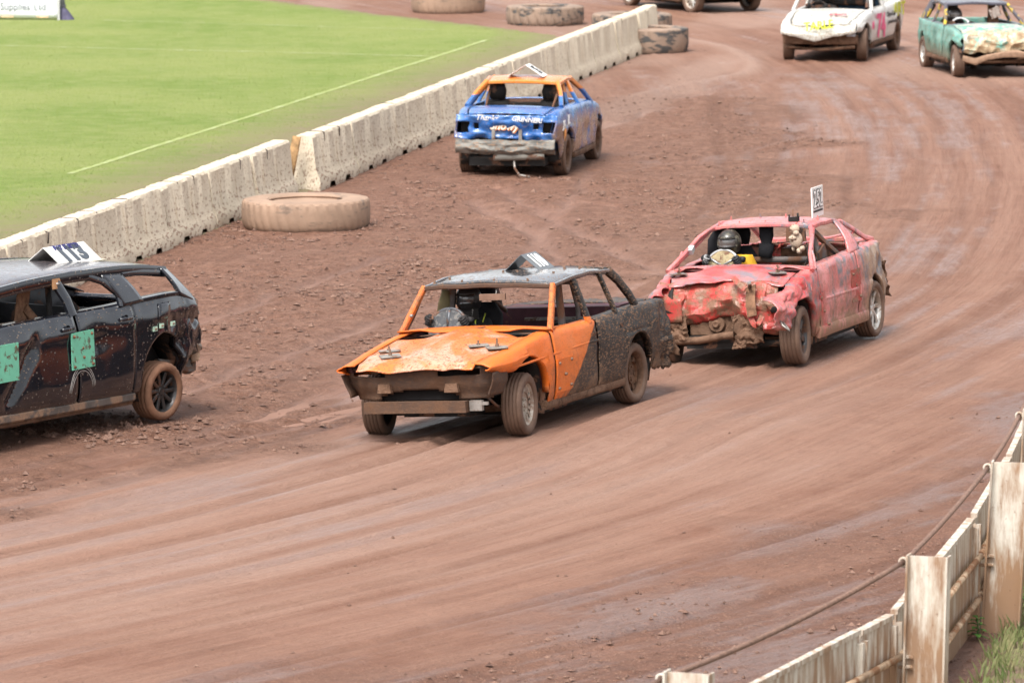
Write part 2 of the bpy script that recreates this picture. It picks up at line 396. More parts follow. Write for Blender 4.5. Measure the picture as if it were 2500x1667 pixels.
    h = t.m('ADD', h, t.m('ADD', t.m('MULTIPLY', s2, .9), t.m('MULTIPLY', s3, .8))); h = t.m('ADD', h, t.m('ADD', t.m('MULTIPLY', n6, .7), t.m('MULTIPLY', s4, .6)))
    tint = t.new('MixRGB', blend_type='MULTIPLY'); tint.inputs[0].default_value = 1.0; t.link(tint.inputs[1], c); tint.inputs[2].default_value = (.95, .92, .87, 1); c = tint.outputs[0]
    return t.done(c, r, None, t.bump(h, .9, .034), spec=t.mr(wm, 0, 1, .20, .8))
def grass_material():
    t = NT('pitch_grass'); v = t.oc(); bu = t.attr('bu'); n1 = t.noise(v, .25, 4); n2 = t.noise(v, 2.2, 5, .6); n3 = t.noise(v, 28, 5, .7); n4 = t.noise(v, 90, 3, .7)
    c = t.mix(t.mr(n1, .38, .62), (.155, .220, .042), (.240, .275, .080)); c = t.mix(t.mr(n2, .42, .66, 0, .7), c, (.265, .290, .105))
    c = t.mix(t.mr(n3, .42, .7, 0, .45), c, (.14, .205, .038)); c = t.mix(t.mr(n4, .5, .75, 0, .5), c, (.27, .295, .12))
    dist = t.m('ADD', bu, t.m('MULTIPLY', t.m('SUBTRACT', n2, .5), 2.2)); dist = t.m('ADD', dist, t.m('MULTIPLY', t.m('SUBTRACT', n3, .5), 1.4))
    worn = t.mr(dist, -4.0, -2.2, 0, .85)
    e = t.mr(t.m('ADD', t.attr('eu'), t.m('MULTIPLY', t.m('SUBTRACT', n2, .5), 1.6)), .55, -.05)
    worn = t.m('MAXIMUM', worn, t.m('MULTIPLY', e, .7))
    soil = t.mix(t.mr(n3, .35, .65), (0.194, 0.144, 0.090), (0.259, 0.198, 0.137))
    c = t.mix(worn, c, soil)
    h = t.m('ADD', n4, t.m('MULTIPLY', n3, 1.5))
    return t.done(c, .85, None, t.bump(h, .9, .03), spec=.2)
dry = np.maximum(dry, .62 * nss(68, 51, GY) * nss(3.4, 1.2, FU + 1.2 * lown) * nss(-3.0, -1.2, FU + 1.2 * lown) * np.clip(.75 + 1.2 * streak, 0, 1))
AT = dict(rut=rut, churn=churn, wet=wet, dry=dry, outer=outer, fu=FU, fs=FS, bu=BU, eu=EU)
M_DIRT = dirt_material(); M_GRASS = grass_material()
ground_object('dirt_track', ~grassm, M_DIRT, AT)
ground_object('grass_pitch', grassm, M_GRASS, AT)
def Hat(x, y):
    i = int(np.clip(np.searchsorted(Ys, y), 1, len(Ys) - 1)); j = int(np.clip(round((x / (.09 * Ys[i] + 3.2) + 1) / 2 * (NC - 1)), 0, NC - 1)); return float(H[i, j])
# far ground, to the horizon
g = Geo(); g.add([(-900, -300, -.09), (900, -300, -.09), (900, 1500, -.09), (-900, 1500, -.09)], [(0, 1, 2, 3)])
tag(g.out('ground', simple('far_soil', (.19, .105, .075), .8, scale=.4), smooth=False), kind='structure')

# painted pitch lines: worn, broken strips a few mm above the turf
def line_material():
    t = NT('line_paint'); v = t.oc(); n = t.noise(v, 3.0, 6, .7)
    return t.done(t.mix(t.mr(n, .47, .66, 0, .55), (.22, .26, .075), (.40, .42, .28)), .9)
M_LINE = line_material()
def pitch_line(px, w):
    C = densify(poly_np([at(x, y) for x, y in px]), 140); g = Geo(); V = []; 
    for i, p in enumerate(C):
        d = C[min(i + 1, len(C) - 1)] - C[max(i - 1, 0)]; d = d / np.hypot(*d); nrm = np.array([-d[1], d[0]])
        ww = w * (.9 + .2 * random.random())
        for s in (-1, 1):
            q = p + nrm * s * ww / 2; V.append((q[0], q[1], Hat(q[0], q[1]) + .006))
    g.add(V, [(2 * i, 2 * i + 1, 2 * i + 3, 2 * i + 2) for i in range(len(C) - 1)])
    return tag(g.out('pitch_line', M_LINE), kind='structure')
pitch_line([(170, 428), (1188, 101)], .10)
pitch_line([(-200, 108), (1063, 141)], .16)
pitch_line([(250, 52), (1060, 76)], .14)

# short turf blades over the pitch
def turf(n, seed):
    rng = np.random.default_rng(seed); i = rng.integers(0, len(Ys) - 1, n * 4); j = rng.integers(0, NC - 1, n * 4)
    k = np.nonzero(grassm[i, j] & (BU[i, j] < -2.9 + 2.2 * vfbm(GX[i, j], GY[i, j], 2.5, 2, 71)))[0][:n]; i = i[k]; j = j[k]; m = len(k)
    x = GX[i, j] + rng.uniform(-.06, .06, m); y = GY[i, j] + rng.uniform(-.1, .1, m); z = H[i, j]; a = rng.uniform(0, 6.28, m); h = rng.uniform(.008, .02, m); w = rng.uniform(.003, .008, m); l = h * rng.uniform(.2, .9, m); b = rng.uniform(0, 6.28, m)
    V = np.stack([np.stack([x - w * np.cos(a), y - w * np.sin(a), z], 1), np.stack([x + w * np.cos(a), y + w * np.sin(a), z], 1), np.stack([x + l * np.cos(b), y + l * np.sin(b), z + h], 1)], 1).reshape(-1, 3)
    t = NT('turf_blade'); v = t.oc(); c = t.mix(t.mr(t.noise(v, 1.4, 5, .65), .35, .65), (.175, .235, .05), (.25, .285, .09)); c = t.mix(t.mr(t.noise(v, 40, 2), .5, .7, 0, .6), c, (.13, .195, .035))
    o = obj('pitch_turf', V.tolist(), np.arange(3 * m).reshape(-1, 3).tolist(), t.done(c, .8, spec=.2), smooth=False); tag(o, 'short light green mown turf on the infield pitch', 'grass', kind='stuff')
turf(140000, 3)
# loose clods and crumbs of mud
def clods(n, seed):
    rng = np.random.default_rng(seed)
    base = np.array([(1, 0, 0), (0, 1, 0), (-1, 0, 0), (0, -1, 0), (0, 0, .8), (0, 0, -.5)]); fc = np.array([(0, 1, 4), (1, 2, 4), (2, 3, 4), (3, 0, 4), (1, 0, 5), (2, 1, 5), (3, 2, 5), (0, 3, 5)])
    i = rng.integers(0, len(Ys), n * 8); j = rng.integers(0, NC, n * 8)
    wgt = (churn + .035 + .10 * outer)[i, j] ** 1.6 * (GY[i, j] < 118) * (~grassm[i, j]) * (GY[i, j] > 41) * np.minimum(1, (70 / GY[i, j]) ** .5)
    wgt *= .25 + 1.5 * nss(-.05, .3, vfbm(GX[i, j], GY[i, j], .9, 2, 123))
    k = np.nonzero(rng.random(n * 8) < wgt)[0][:n]; i = i[k]; j = j[k]; m = len(k)
    big = rng.random(m) ** 6
    s = (.007 + .040 * big) * (.5 + .5 * np.clip(churn[i, j] * 1.5, 0, 1)) 
    sc3 = s[:, None] * rng.uniform(.6, 1.5, (m, 3)); sc3[:, 2] *= .85
    a = rng.uniform(0, 6.28, m); ca, sa = np.cos(a), np.sin(a)
    P = base[None] * sc3[:, None, :] * rng.uniform(.7, 1.25, (m, 6, 1))
    X = P[..., 0] * ca[:, None] - P[..., 1] * sa[:, None]; Y = P[..., 0] * sa[:, None] + P[..., 1] * ca[:, None]
    V = np.stack([X + (GX[i, j] + rng.uniform(-.05, .05, m))[:, None], Y + (GY[i, j] + rng.uniform(-.05, .05, m))[:, None], P[..., 2] + (H[i, j] + s * .2)[:, None]], -1).reshape(-1, 3)
    Fc = (fc[None] + 6 * np.arange(m)[:, None, None]).reshape(-1, 3)
    t = NT('mud_clod'); v = t.oc(); c = t.mix(t.mr(t.noise(v, 3, 4), .35, .65), (0.078, 0.036, 0.023), (0.176, 0.098, 0.068))
    o = obj('mud_clods', V.tolist(), Fc.tolist(), t.done(c, .75, None, t.bump(t.noise(v, 90, 3), .5, .01)), smooth=False)
    return tag(o, 'scattered clods of reddish brown mud thrown up on the track', 'mud', kind='stuff')
clods(52000, 5)

# ------------------------------------------------------------------ concrete barriers
def concrete_material():
    t = NT('spattered_concrete'); v = t.oc(); x, y, z = t.xyz()
    n = t.noise(v, 3, 6, .6); c = t.mix(t.mr(n, .3, .7), (.50, .425, .315), (.61, .53, .41))
    c = t.mix(t.mr(t.noise(t.oc((2.2, 2.2, .35)), 3, 4), .58, .72, 0, .55), c, (0.343, 0.226, 0.117))       # rust streaks
    spv = t.oc((1.9, 9, 4.2), (0, .12, 0))
    a = t.mr(t.vor(spv, 3.0), .34, .27); a = t.m('MULTIPLY', a, t.mr(t.noise(v, 7, 4), .40, .58))
    b = t.mr(t.noise(t.oc((6, 30, 15), (0, .12, 0)), 1.4, 3, .6), .575, .615)
    lo = t.mr(z, .75, .05, .35, 1.0); sp = t.m('MULTIPLY', t.m('MAXIMUM', a, b), lo)
    far = t.attr('spatter'); sp = t.m('MULTIPLY', sp, far)
    c = t.mix(t.m('MULTIPLY', sp, .9), c, t.mix(n, (0.172, 0.090, 0.058), (0.265, 0.156, 0.109)))
    c = t.mix(t.mr(t.m('ADD', z, t.m('MULTIPLY', n, .25)), .22, .06, 0, .7), c, (0.281, 0.195, 0.140))
    return t.done(c, .9, None, t.bump(t.m('ADD', t.noise(v, 30, 5, .7), t.m('MULTIPLY', sp, .6)), .6, .015))
M_CONC = concrete_material(); M_WIRE = simple('rusty_wire', (.07, .055, .05), .6, .6)
def barrier_mesh(L, seed):
    rnd = random.Random(seed)
    prof = [(-.245, .0), (-.245, .14), (-.215, .22), (-.175, .31), (-.125, .765), (-.10, .80), (.10, .80), (.125, .765), (.175, .31), (.215, .22), (.245, .14), (.245, .0)]
    xs = sorted(set([round(x, 3) for x in frange(-L / 2, L / 2, 34)]))
    notch = [(-.62, -.30), (.34, .66)]
    g = Geo(); n = len(prof); V = []
    for x in xs:
        inn = any(a < x < b for a, b in notch); e = min(x + L / 2, L / 2 - x)
        for k, (y, z) in enumerate(prof):
            p = Vector((x, y, z)); q = fbm((x + seed * 9, y * 3, z * 3), 2.2, 3)
            if k in (0, 11) and inn: p.z = .085
            chip = .02 * max(0, fbm((x + seed * 5, y * 4, z * 4), 5.0, 2) - .15)
            p.y += (.010 * q - chip) * (1 if y > 0 else -1); p.z += .008 * fbm((x * 2, seed, z), 3) if z > .3 else 0
            if e < .02 and z > .2: p.x -= math.copysign(.012 + .02 * abs(q), x)
            V.append(p)
    g.add(V, [(i * n + k, (i + 1) * n + k, (i + 1) * n + k + 1, i * n + k + 1) for i in range(len(xs) - 1) for k in range(n - 1)])
    g.F += [tuple(range(n)), tuple(range(len(V) - 1, len(V) - n - 1, -1))]
    return g
def wire_loop():
    g = Geo(); w = .010
    g.tube([(0, .134, .62), (0, .125, .70), (.0, .108, .795), (0, .05, .80), (0, -.08, .80), (0, -.112, .79), (0, -.118, .66)], w, 5)
    g.tube([(.02, .145, .53), (.012, .132, .62), (.004, .115, .775), (.002, .09, .806)], w, 5)
    return g
wl = wire_loop()
BMESH = {}
def place_barrier(idx, p, rz, spatter, label, tilt=0.0):
    k = idx % 4
    if (k, spatter) not in BMESH:
        o = barrier_mesh(2.42, k + 1).out('concrete_body', M_CONC, smooth=True, angle=28)
        a = o.data.attributes.new('spatter', 'FLOAT', 'POINT'); a.data.foreach_set('value', [spatter] * len(o.data.vertices)); BMESH[(k, spatter)] = o.data
        bpy.data.objects.remove(o)
    if 'wire' not in BMESH:
        o = wl.out('wire', M_WIRE); BMESH['wire'] = o.data; bpy.data.objects.remove(o)
    r = empty('concrete_barrier', (p.x, p.y, -.015), rot=(tilt, 0, rz)); tag(r, label, 'barrier', 'concrete barriers along the infield')
    b = bpy.data.objects.new('concrete_body', BMESH[(k, spatter)]); COL.objects.link(b); b.parent = r
    for x in (-.44 + random.uniform(-.06, .06), .42 + random.uniform(-.06, .06)):
        w = bpy.data.objects.new('wire_loop', BMESH['wire']); COL.objects.link(w); w.parent = r; w.location = (x, 0, 0); w.rotation_euler = (random.uniform(-.02, .02), random.uniform(-.25, .25), random.uniform(-.2, .2))
    return r
brz = math.atan2(BAR_D.y, BAR_D.x)
ORD = ['nearest', 'second', 'third', 'fourth', 'fifth', 'sixth', 'seventh', 'eighth', 'ninth', 'tenth', 'eleventh', 'twelfth', 'thirteenth']
for i in range(8):
    s = -9.35 + 2.46 * i; p = BAR_0 + BAR_D * s + BAR_N * (-.33)
    lab = ['mud spattered concrete barrier at the left edge behind the black estate', 'mud spattered concrete barrier behind the roof number 113', 'mud spattered concrete barrier next right of the number 113', 'mud spattered concrete barrier second to the right of the number 113', 'mud spattered concrete barrier three left of the big tractor tyre',
           'mud spattered concrete barrier two before the big tractor tyre', 'mud spattered concrete barrier next left of the big tractor tyre', 'mud spattered concrete barrier directly behind the big tractor tyre'][i]
    place_barrier(i, p, brz + random.uniform(-.02, .02), 1.0, lab)
for i in range(12):
    s = 11.05 + 2.61 * i; p = BAR_0 + BAR_D * s + BAR_N * (-.18 - .01 * i)
    lab = 'concrete barrier with its pale end face by the plank gap' if i == 0 else ('upright end barrier of the row beside the far tyres' if i == 11 else f'pale concrete barrier, {ORD[i]} beyond the plank gap')
    place_barrier(i + 1, p, brz + random.uniform(-.018, .018) + (.02 if i == 11 else 0), 1.0 if i < 5 else (.65 if i < 8 else .3), lab).scale = (1.055, 1, 1)
# plank leaning in the gap
p0 = BAR_0 + BAR_D * 9.50 + BAR_N * (-.32); g = Geo(); g.beam([(-.06, 0, 0), (.03, .03, .44), (.10, .06, .80)], [.14, .13, .12], .035, side=Vector((1, -.15, 0)))
o = g.out('wooden_plank', simple('rotten_wood', (.25, .15, .07), .85, var=.5, scale=14)); o.location = p0 + Vector((0, 0, -.01)); tag(o, 'rotten wooden plank leaning in the gap between barriers', 'plank')

# ------------------------------------------------------------------ big tyres lying on the ground
def tyre_material(name, pale, dark):
    t = NT(name); v = t.oc(); n = t.noise(v, 2.2, 6, .62); n2 = t.noise(v, 9, 5, .65)
    c = t.mix(t.mr(n, .35, .62), pale, [x * .78 for x in pale])
    x, y, z = t.xyz()
    scr = t.m('MULTIPLY', t.mr(t.noise(t.oc((1, 1, 2.6)), 3.2, 5, .65, .5), .62 - .12 * dark, .68 - .1 * dark), dark)
    scr = t.m('MAXIMUM', scr, t.m('MULTIPLY', t.mr(t.m('ADD', z, t.m('MULTIPLY', n2, .12)), .17, .08), .8))  # foot of the tyre darkened, its shading painted into the colour
    c = t.mix(scr, c, (.055, .052, .05)); c = t.mix(t.mr(t.vor(v, 14), .07, .04, 0, .7), c, (.10, .05, .035))
    return t.done(c, .85, None, t.bump(n2, .4, .02))
def lying_tyre(px, py, dia, hgt, mat, lug, label, lugdepth=.02, seed=1, tilt=(0, 0)):
    R = dia / 2; g = Geo(); N = 240
    prof = [(R * .56, .03), (R * .60, .10), (R * .62, hgt * .5), (R * .60, hgt - .05), (R * .575, hgt - .02), (R * .60, hgt), (R * .72, hgt + .012), (R * .90, hgt + .006), (R * .965, hgt - .006), (R * .99, hgt - .03),
            (R * .998, hgt * .72), (R, hgt * .5), (R * .99, hgt * .3), (R * .965, .08), (R * .92, .03), (R * .86, .0), (R * .72, -.01), (R * .58, .0)]
    m = len(prof); V = []
    for k in range(N):
        a = 2 * math.pi * k / N
        for j, (r, z) in enumerate(prof):
            if 8 <= j <= 14:
                ph = (a * lug / (2 * math.pi) + (z / hgt) * .9) % 1.0
                r -= lugdepth * (1 if ph < .22 else 0) * (1.0 if j in (9, 10, 12, 13) else .6)
            rr = r * (1 + .012 * mnoise.noise(Vector((math.cos(a), math.sin(a), seed))))
            V.append((rr * math.cos(a), rr * math.sin(a), z))
    g.add(V, [(k * m + j, k * m + (j + 1) % m, ((k + 1) % N) * m + (j + 1) % m, ((k + 1) % N) * m + j) for k in range(N) for j in range(m)])
    o = g.out('tractor_tyre', mat, smooth=True, angle=32); p = at(px, py); d = Vector((p.x, p.y, 0)).normalized()
    o.location = p + d * R + Vector((0, 0, -.055)); o.rotation_euler = (*tilt, random.uniform(0, 6)); tag(o, label, 'tyre', 'big tyres marking the infield')
    g = Geo(); g.lathe([(.001, hgt - .075), (R * .3, hgt - .07), (R * .55, hgt - .05), (R * .62, hgt - .04)], 40, 'z'); g.warp(lambda q: q + Vector((0, 0, .015 * fbm(q, 3)))); g.out('packed_clay', TM1, o); return o
TM1 = tyre_material('clay_coated_tyre', (.31, .205, .142), .45); TM2 = tyre_material('worn_tyre', (.27, .19, .14), 1.0)
lying_tyre(748, 570, 1.73, .44, TM1, 40, 'big clay coated tractor tyre lying by the near barriers', .016, 1, (.0, .012))
lying_tyre(1094, 35, 1.6, .46, TM1, 30, 'clay coated tyre leftmost of the far tyres at the top', .012, 2)
lying_tyre(1331, 65, 1.62, .43, TM2, 26, 'lugged tyre with black scuffs, second from left at the top', .03, 3)
lying_tyre(1543, 84, 1.64, .42, TM2, 26, 'lugged tyre mostly hidden behind the far barrier end', .03, 4)
lying_tyre(1583, 133, 1.55, .52, TM2, 22, 'greyish tyre jutting out right of the end barrier', .012, 5)
# ------------------------------------------------------------------ shared car materials
def paint(name, zones, mud=.35, mudcol=MUD, spat=.5, rough=.32, coat=.5, streak_dir=(6, 6, 14), scuff=None, scuffcol=(.12, .13, .16), spatcol=None, lowmud=.6, metal=0.0, dust=0.0, spec=.5, spth=.55):
    """car paint in the car's own axes. zones: function(t, x, y, z) -> colour socket or tuple"""
    t = NT(name); v = t.oc(); x, y, z = t.xyz()
    c = zones(t, x, y, z)
    n = t.noise(v, 2.4, 6, .6, .3); n2 = t.noise(v, 11, 6, .7); fine = t.noise(v, 60, 4, .7)
    c = t.mix(t.mr(n, .3, .7, 0, .25), c, (.5, .42, .38) if dust else (.04, .035, .03)) if dust >= 0 else c
    if scuff:
        sk = t.m('MULTIPLY', t.mr(t.noise(t.oc((3, 3, 1.1), (.3, .4, .2)), 2.2, 6, .7, .6), .60 - scuff * .12, .66 - scuff * .08), t.mr(n2, .35, .55))
        c = t.mix(sk, c, scuffcol)
    mc = t.mix(fine, [q * .75 for q in mudcol], [q * 1.3 for q in mudcol])
    # mud film, heavier low down where the wheels throw it
    low = t.mr(z, .75, .22, 0, lowmud * .30)
    film = t.mr(t.m('ADD', t.m('ADD', t.m('MULTIPLY', n, .55), t.m('MULTIPLY', n2, .45)), low), .69 - mud * .22, .78 - mud * .10)
    # thrown spatter, stretched streaks and dots
    sv = t.oc(streak_dir, (0, .35, 0)); st = t.mr(t.noise(sv, 2.6, 4, .65, .8), spth, spth + .035)
    dots = t.mr(t.vor(t.oc((1, 1, 1.5)), 17),   .26, .17); dots = t.m('MULTIPLY', dots, t.mr(t.noise(v, 5, 3), .42, .56))
    sp = t.m('MULTIPLY', t.m('MAXIMUM', st, dots), spat, True)
    if getattr(t, 'spatmask', None) is not None: sp = t.m('MULTIPLY', sp, t.spatmask)
    c = t.mix(sp, c, spatcol or mc); c = t.mix(t.m('MULTIPLY', film, .93), c, mc)
    mk = t.m('MAXIMUM', sp, film)
    t.link(t.b.inputs['Specular IOR Level'], t.mr(mk, 0, 1, spec, .12))
    r = t.mr(mk, 0, 1, rough, .85); r = t.m('ADD', r, t.mr(n2, .4, .7, -.05, .12))
    h = t.m('ADD', t.m('MULTIPLY', mk, t.m('ADD', .5, fine)), t.m('MULTIPLY', n, .35))
    m = t.done(c, r, metal, t.bump(h, .45, .008), t.mr(mk, 0, .6, coat, 0))
    return m
flat = lambda col: (lambda t, x, y, z: t.mix(t.mr(t.noise(t.oc(), 1.3, 4), .3, .7), [q * .88 for q in col], [min(1, q * 1.1) for q in col]))

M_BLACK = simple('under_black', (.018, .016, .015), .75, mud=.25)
M_CAVE = simple('cavity_shade', (.012, .010, .010), .9)  # near-black colour paints in the shade of hollows behind openings
M_MUDDY = simple("mud_caked_steel", (.10, .055, .034), .85, var=.35, scale=10, mud=.5, mudcol=(.15, .085, .054), bump=.8)
M_STEEL = simple('dull_steel', (.26, .24, .22), .5, .6, mud=.3)
M_RUST = simple('rusty_steel', (.16, .085, .05), .8, .2, var=.5, scale=18)
M_BOLT = simple('muddy_bolt', (.19, .12, .085), .7, .2, scale=40)
M_GREYTUBE = simple('cage_tube', (.10, .085, .08), .6, .2, mud=.4)
M_WHITE = simple('white_board', (.72, .71, .68), .5, var=.08, mud=.02)
M_NUMBLACK = simple('number_black', (.02, .02, .022), .5)
M_NUMWHITE = simple('number_white', (.78, .78, .76), .55, var=.06)
M_SKIN = simple('skin', (.42, .24, .17), .55)
M_GLASSY = simple('visor', (.05, .05, .055), .12, .0, var=.3, coat=.8)
def tyre_mat():
    t = NT('muddy_tyre'); v = t.oc(); x, y, z = t.xyz(); n = t.noise(v, 5, 5, .65); n2 = t.noise(v, 30, 4, .7)
    c = t.mix(t.mr(n, .3, .7), (.085, .047, .03), (.15, .09, .06)); c = t.mix(t.mr(n2, .5, .75, 0, .5), c, (.07, .045, .035))
    return t.done(c, .75, None, t.bump(n2, .35, .006))
M_TYRE = tyre_mat()
M_RIM_MUD = simple('muddy_alloy', (.36, .32, .27), .5, .3, mud=.35, mudcol=(.30, .22, .17), scale=14)
M_RIM_DARK = simple('dark_alloy', (.05, .048, .048), .35, .5, mud=.25, scale=14)
M_RIM_SILVER = simple('scuffed_silver_alloy', (.55, .53, .49), .35, .5, mud=.3, mudcol=(.36, .29, .23), scale=9)

# ------------------------------------------------------------------ car kit
class Car:
    def __init__(s, name, label, pf, pr, side, ht, wb, tilt=(0, 0), group='banger racing cars', dz=0.0, mid=.5, lean=0.0):
        """pf, pr: where the front / rear wheel of one side (+1 left) touches the ground"""
        d = (pf - pr); d.z = 0; s.span = d.length; d.normalize(); n = Vector((-d.y, d.x, 0))
        o = pr.lerp(pf, mid) - n * side * ht
        s.root = empty(name, (o.x, o.y, dz)); s.rz = math.atan2(d.y, d.x)
        s.rot = (lean, 0, s.rz); s.root.rotation_euler = s.rot; s.tilt = tilt
        tag(s.root, label, 'car', group); s.W = lambda p: p; s.ht = ht; s.wb = wb; s.S = {}
    def Wt(s, p):
        """body lean on its springs, then dents"""
        p = s.W(Vector(p)); r, q = s.tilt
        p.z += p.y * r - p.x * q
        return p
    def put(s, g, name, mat, parent=None, warp=True, **k):
        if warp: g.warp(s.Wt)
        return g.out(name, mat, parent or s.root, **k)
    # -- body sides
    def inset(s, zr): return interp(s.S['prof'], zr)
    def width(s, x): return sinterp(s.S['plan'], x)
    def belt(s, x): return sinterp(s.S['belt'], x)
    def sill(s, x): return interp(s.S['sill'], x)
    def zbot(s, x):
        z = s.sill(x)
        for cx, cz, r in s.S['arch']:
            if abs(x - cx) < r: z = max(z, cz + math.sqrt(max(0, r * r - (x - cx) ** 2)))
        return z
    def body_pt(s, x, z, sg):
        zr = (z - s.sill(x)) / (s.belt(x) - s.sill(x)); return Vector((x, sg * (s.width(x) - s.inset(zr)), z))
    def xs(s, a, b, step=.035):
        L = set(frange(a, b, max(3, int((b - a) / step))))
        for cx, cz, r in s.S['arch']:
            for k in range(25):
                L.add(cx + r * math.cos(math.pi * k / 24))
            L |= {cx + r + .002, cx - r - .002}
        return sorted(q for q in L if a <= q <= b)
    def panel(s, name, a, b, mat, sg, rows=15, shoulder=True, thick=.012, step=.035, top=None, gap=.005, lip=True):
        a += gap; b -= gap; g = Geo(); xs = s.xs(a, b, step)
        ts = [i / rows for i in range(rows + 1)]
        def fn(x, t):
            zb, zt = s.zbot(x), (top(x) if top else s.belt(x))
            if t <= 1: return s.body_pt(x, lerp(zb, zt, t), sg)
            p = s.body_pt(x, zt, sg); dy, dz = {1.1: (.018, .012), 1.2: (.05, .018), 1.3: (.12, .020)}[t]
            p.y -= sg * dy; p.z += dz; return p
        rowsv = ts + ([1.1, 1.2, 1.3] if shoulder and not top else [])
        g.grid(fn, xs, rowsv)
        if lip:
            for cx, cz, r in s.S['arch']:
                ax = [x for x in xs if abs(x - cx) <= r]
                if len(ax) > 3:
                    g.grid(lambda x, t: s.body_pt(x, s.zbot(x), sg) - Vector((0, sg * t * .07, -t * .012)), ax, [0, .35, 1])
        return s.put(g, name, mat, thick=thick)
    def deck(s, name, a, b, mat, nu=26, nv=25, crown=.03, edge=.13, z=None, thick=.012, fn2=None, wid=None):
        """bonnet or boot lid lying between the wings"""
        def fn(x, v):
            w = (wid(x) if wid else s.width(x) - s.inset(1.0) - edge - .008)
            zz = (z(x) if z else s.belt(x) + .020) + crown * (1 - v * v)
            p = Vector((x, v * w, zz)); return fn2(p, x, v) if fn2 else p
        g = Geo(); g.grid(fn, frange(a, b, nu), frange(-1, 1, nv)); return s.put(g, name, mat, thick=thick)
    def roof(s, name, a, b, mat, yr, zr, crown=.035, nu=22, nv=19, thick=.02, drop=.04):
        def fn(x, v):
            z = zr(x) + crown * (1 - v * v) - drop * max(0, (abs(v) - .86) / .14) ** 2; return Vector((x, v * yr(x), z))
        vs = sorted(frange(-.86, .86, nv - 4) + [-1, -.96, .96, 1])
        g = Geo(); g.grid(fn, frange(a, b, nu), vs); return s.put(g, name, mat, thick=thick)
    def bar(s, name, pts, w, h, mat, parent=None, both=False, side=Vector((0, 1, 0)), **k):
        o = None
        for sg in ((1, -1) if both else (1,)):
            g = Geo(); P = [Vector(p) for p in pts]; P = [P[0].lerp(P[-1], i / 6) for i in range(7)] if len(P) == 2 else P
            g.beam([(p.x, sg * p.y, p.z) for p in P], w, h, side); o = s.put(g, name, mat, parent, **{'angle': 38, **k})
        return o
    def tube(s, name, pts, r, mat, parent=None, n=8, **k):
        g = Geo(); g.tube(pts, r, n); return s.put(g, name, mat, parent, **k)
    def box(s, name, c, size, mat, parent=None, rot=None, taper=1.0, **k):
        g = Geo(); g.box(c, size, rot, taper); return s.put(g, name, mat, parent, smooth=False, **k)
    # -- common hidden structure
    def inner(s, a, b, mat, lo=.26):
        for sg in (1, -1):
            g = Geo()
            def fn(x, t):
                zt = s.belt(x) - .01; zb = max(lo, s.zbot(x) + .02); p = s.body_pt(x, lerp(min(zb, zt - .02), zt, t), sg); p.y -= sg * .085; return p
            g.grid(fn, s.xs(a, b, .12), [0, .3, .6, 1]); s.put(g, 'inner_panel', mat, thick=.015)
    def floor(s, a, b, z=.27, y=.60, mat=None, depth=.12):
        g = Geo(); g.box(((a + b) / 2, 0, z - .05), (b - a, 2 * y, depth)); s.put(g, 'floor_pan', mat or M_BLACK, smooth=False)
    def underside(s, xr, xf, y=.74, z=.20):  # wide low slab added to deepen the shade on the ground beneath
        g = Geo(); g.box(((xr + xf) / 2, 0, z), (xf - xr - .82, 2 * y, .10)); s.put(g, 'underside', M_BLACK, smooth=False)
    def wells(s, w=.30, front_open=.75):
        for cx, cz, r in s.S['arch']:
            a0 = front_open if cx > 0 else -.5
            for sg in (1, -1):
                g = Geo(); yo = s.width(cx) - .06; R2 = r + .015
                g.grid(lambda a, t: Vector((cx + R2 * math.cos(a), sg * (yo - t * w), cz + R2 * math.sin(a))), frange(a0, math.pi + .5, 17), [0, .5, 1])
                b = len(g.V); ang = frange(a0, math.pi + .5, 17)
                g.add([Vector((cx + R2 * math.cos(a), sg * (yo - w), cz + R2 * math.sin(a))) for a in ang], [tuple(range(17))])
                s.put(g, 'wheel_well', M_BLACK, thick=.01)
    def wheel(s, x, sg, R, tw, style, steer=0.0, camber=0.0, yy=None, rim_mat=None, groove=4, sink=.012, rf=.66, tyre_mat=None):
        y = sg * (yy if yy is not None else s.ht); rr = R * rf; h = tw / 2
        hub = Geo(); hub.lathe([(.001, -.02), (.10, -.02), (.115, .0), (.115, .05)], 20); 
        w = hub.out('wheel', M_RUST, s.root); w.location = (x, y, R - sink)
        w.rotation_euler = (camber * sg, random.uniform(0, 6), steer + (0 if sg > 0 else math.pi))
        prof = [(rr, h * .80), (rr * 1.03, h * .93), (rr * 1.10, h * 1.0), (R * .84, h * 1.04), (R * .92, h * 1.0), (R * .965, h * .90), (R * .985, h * .80)]
        ng = groove; xs = frange(h * .74, -h * .74, ng * 4 + 1)
        for i, q in enumerate(xs): prof.append((R - (.010 if i % 4 == 2 else 0) - .006 * (abs(q) / h) ** 3, q))
        prof += [(R * .985, -h * .80), (R * .965, -h * .9), (R * .92, -h), (R * .84, -h * 1.04), (rr * 1.1, -h), (rr, -h * .8)]
        g = Geo(); N = 56; m = len(prof); V = []
        for k in range(N):
            a = 2 * math.pi * k / N
            for j, (r, d) in enumerate(prof):
                if 4 <= j < m - 4 and abs(d) > h * .45 and k % 2 == 0: r -= .006
                V.append((r * math.cos(a), d, r * math.sin(a)))
        g.add(V, [(k * m + j, k * m + j + 1, ((k + 1) % N) * m + j + 1, ((k + 1) % N) * m + j) for k in range(N) for j in range(m - 1)])
        g.out('tyre', tyre_mat or M_TYRE, w, angle=60)
        g = Geo(); d0 = h * .80
        g.lathe([(rr * .985, -h * .8), (rr * .93, -h * .3), (rr * .90, d0 * .35), (rr * .93, d0 * .75), (rr * .99, d0 * .95), (rr * 1.035, d0 + .008), (rr * 1.04, d0 + .001)], 40)
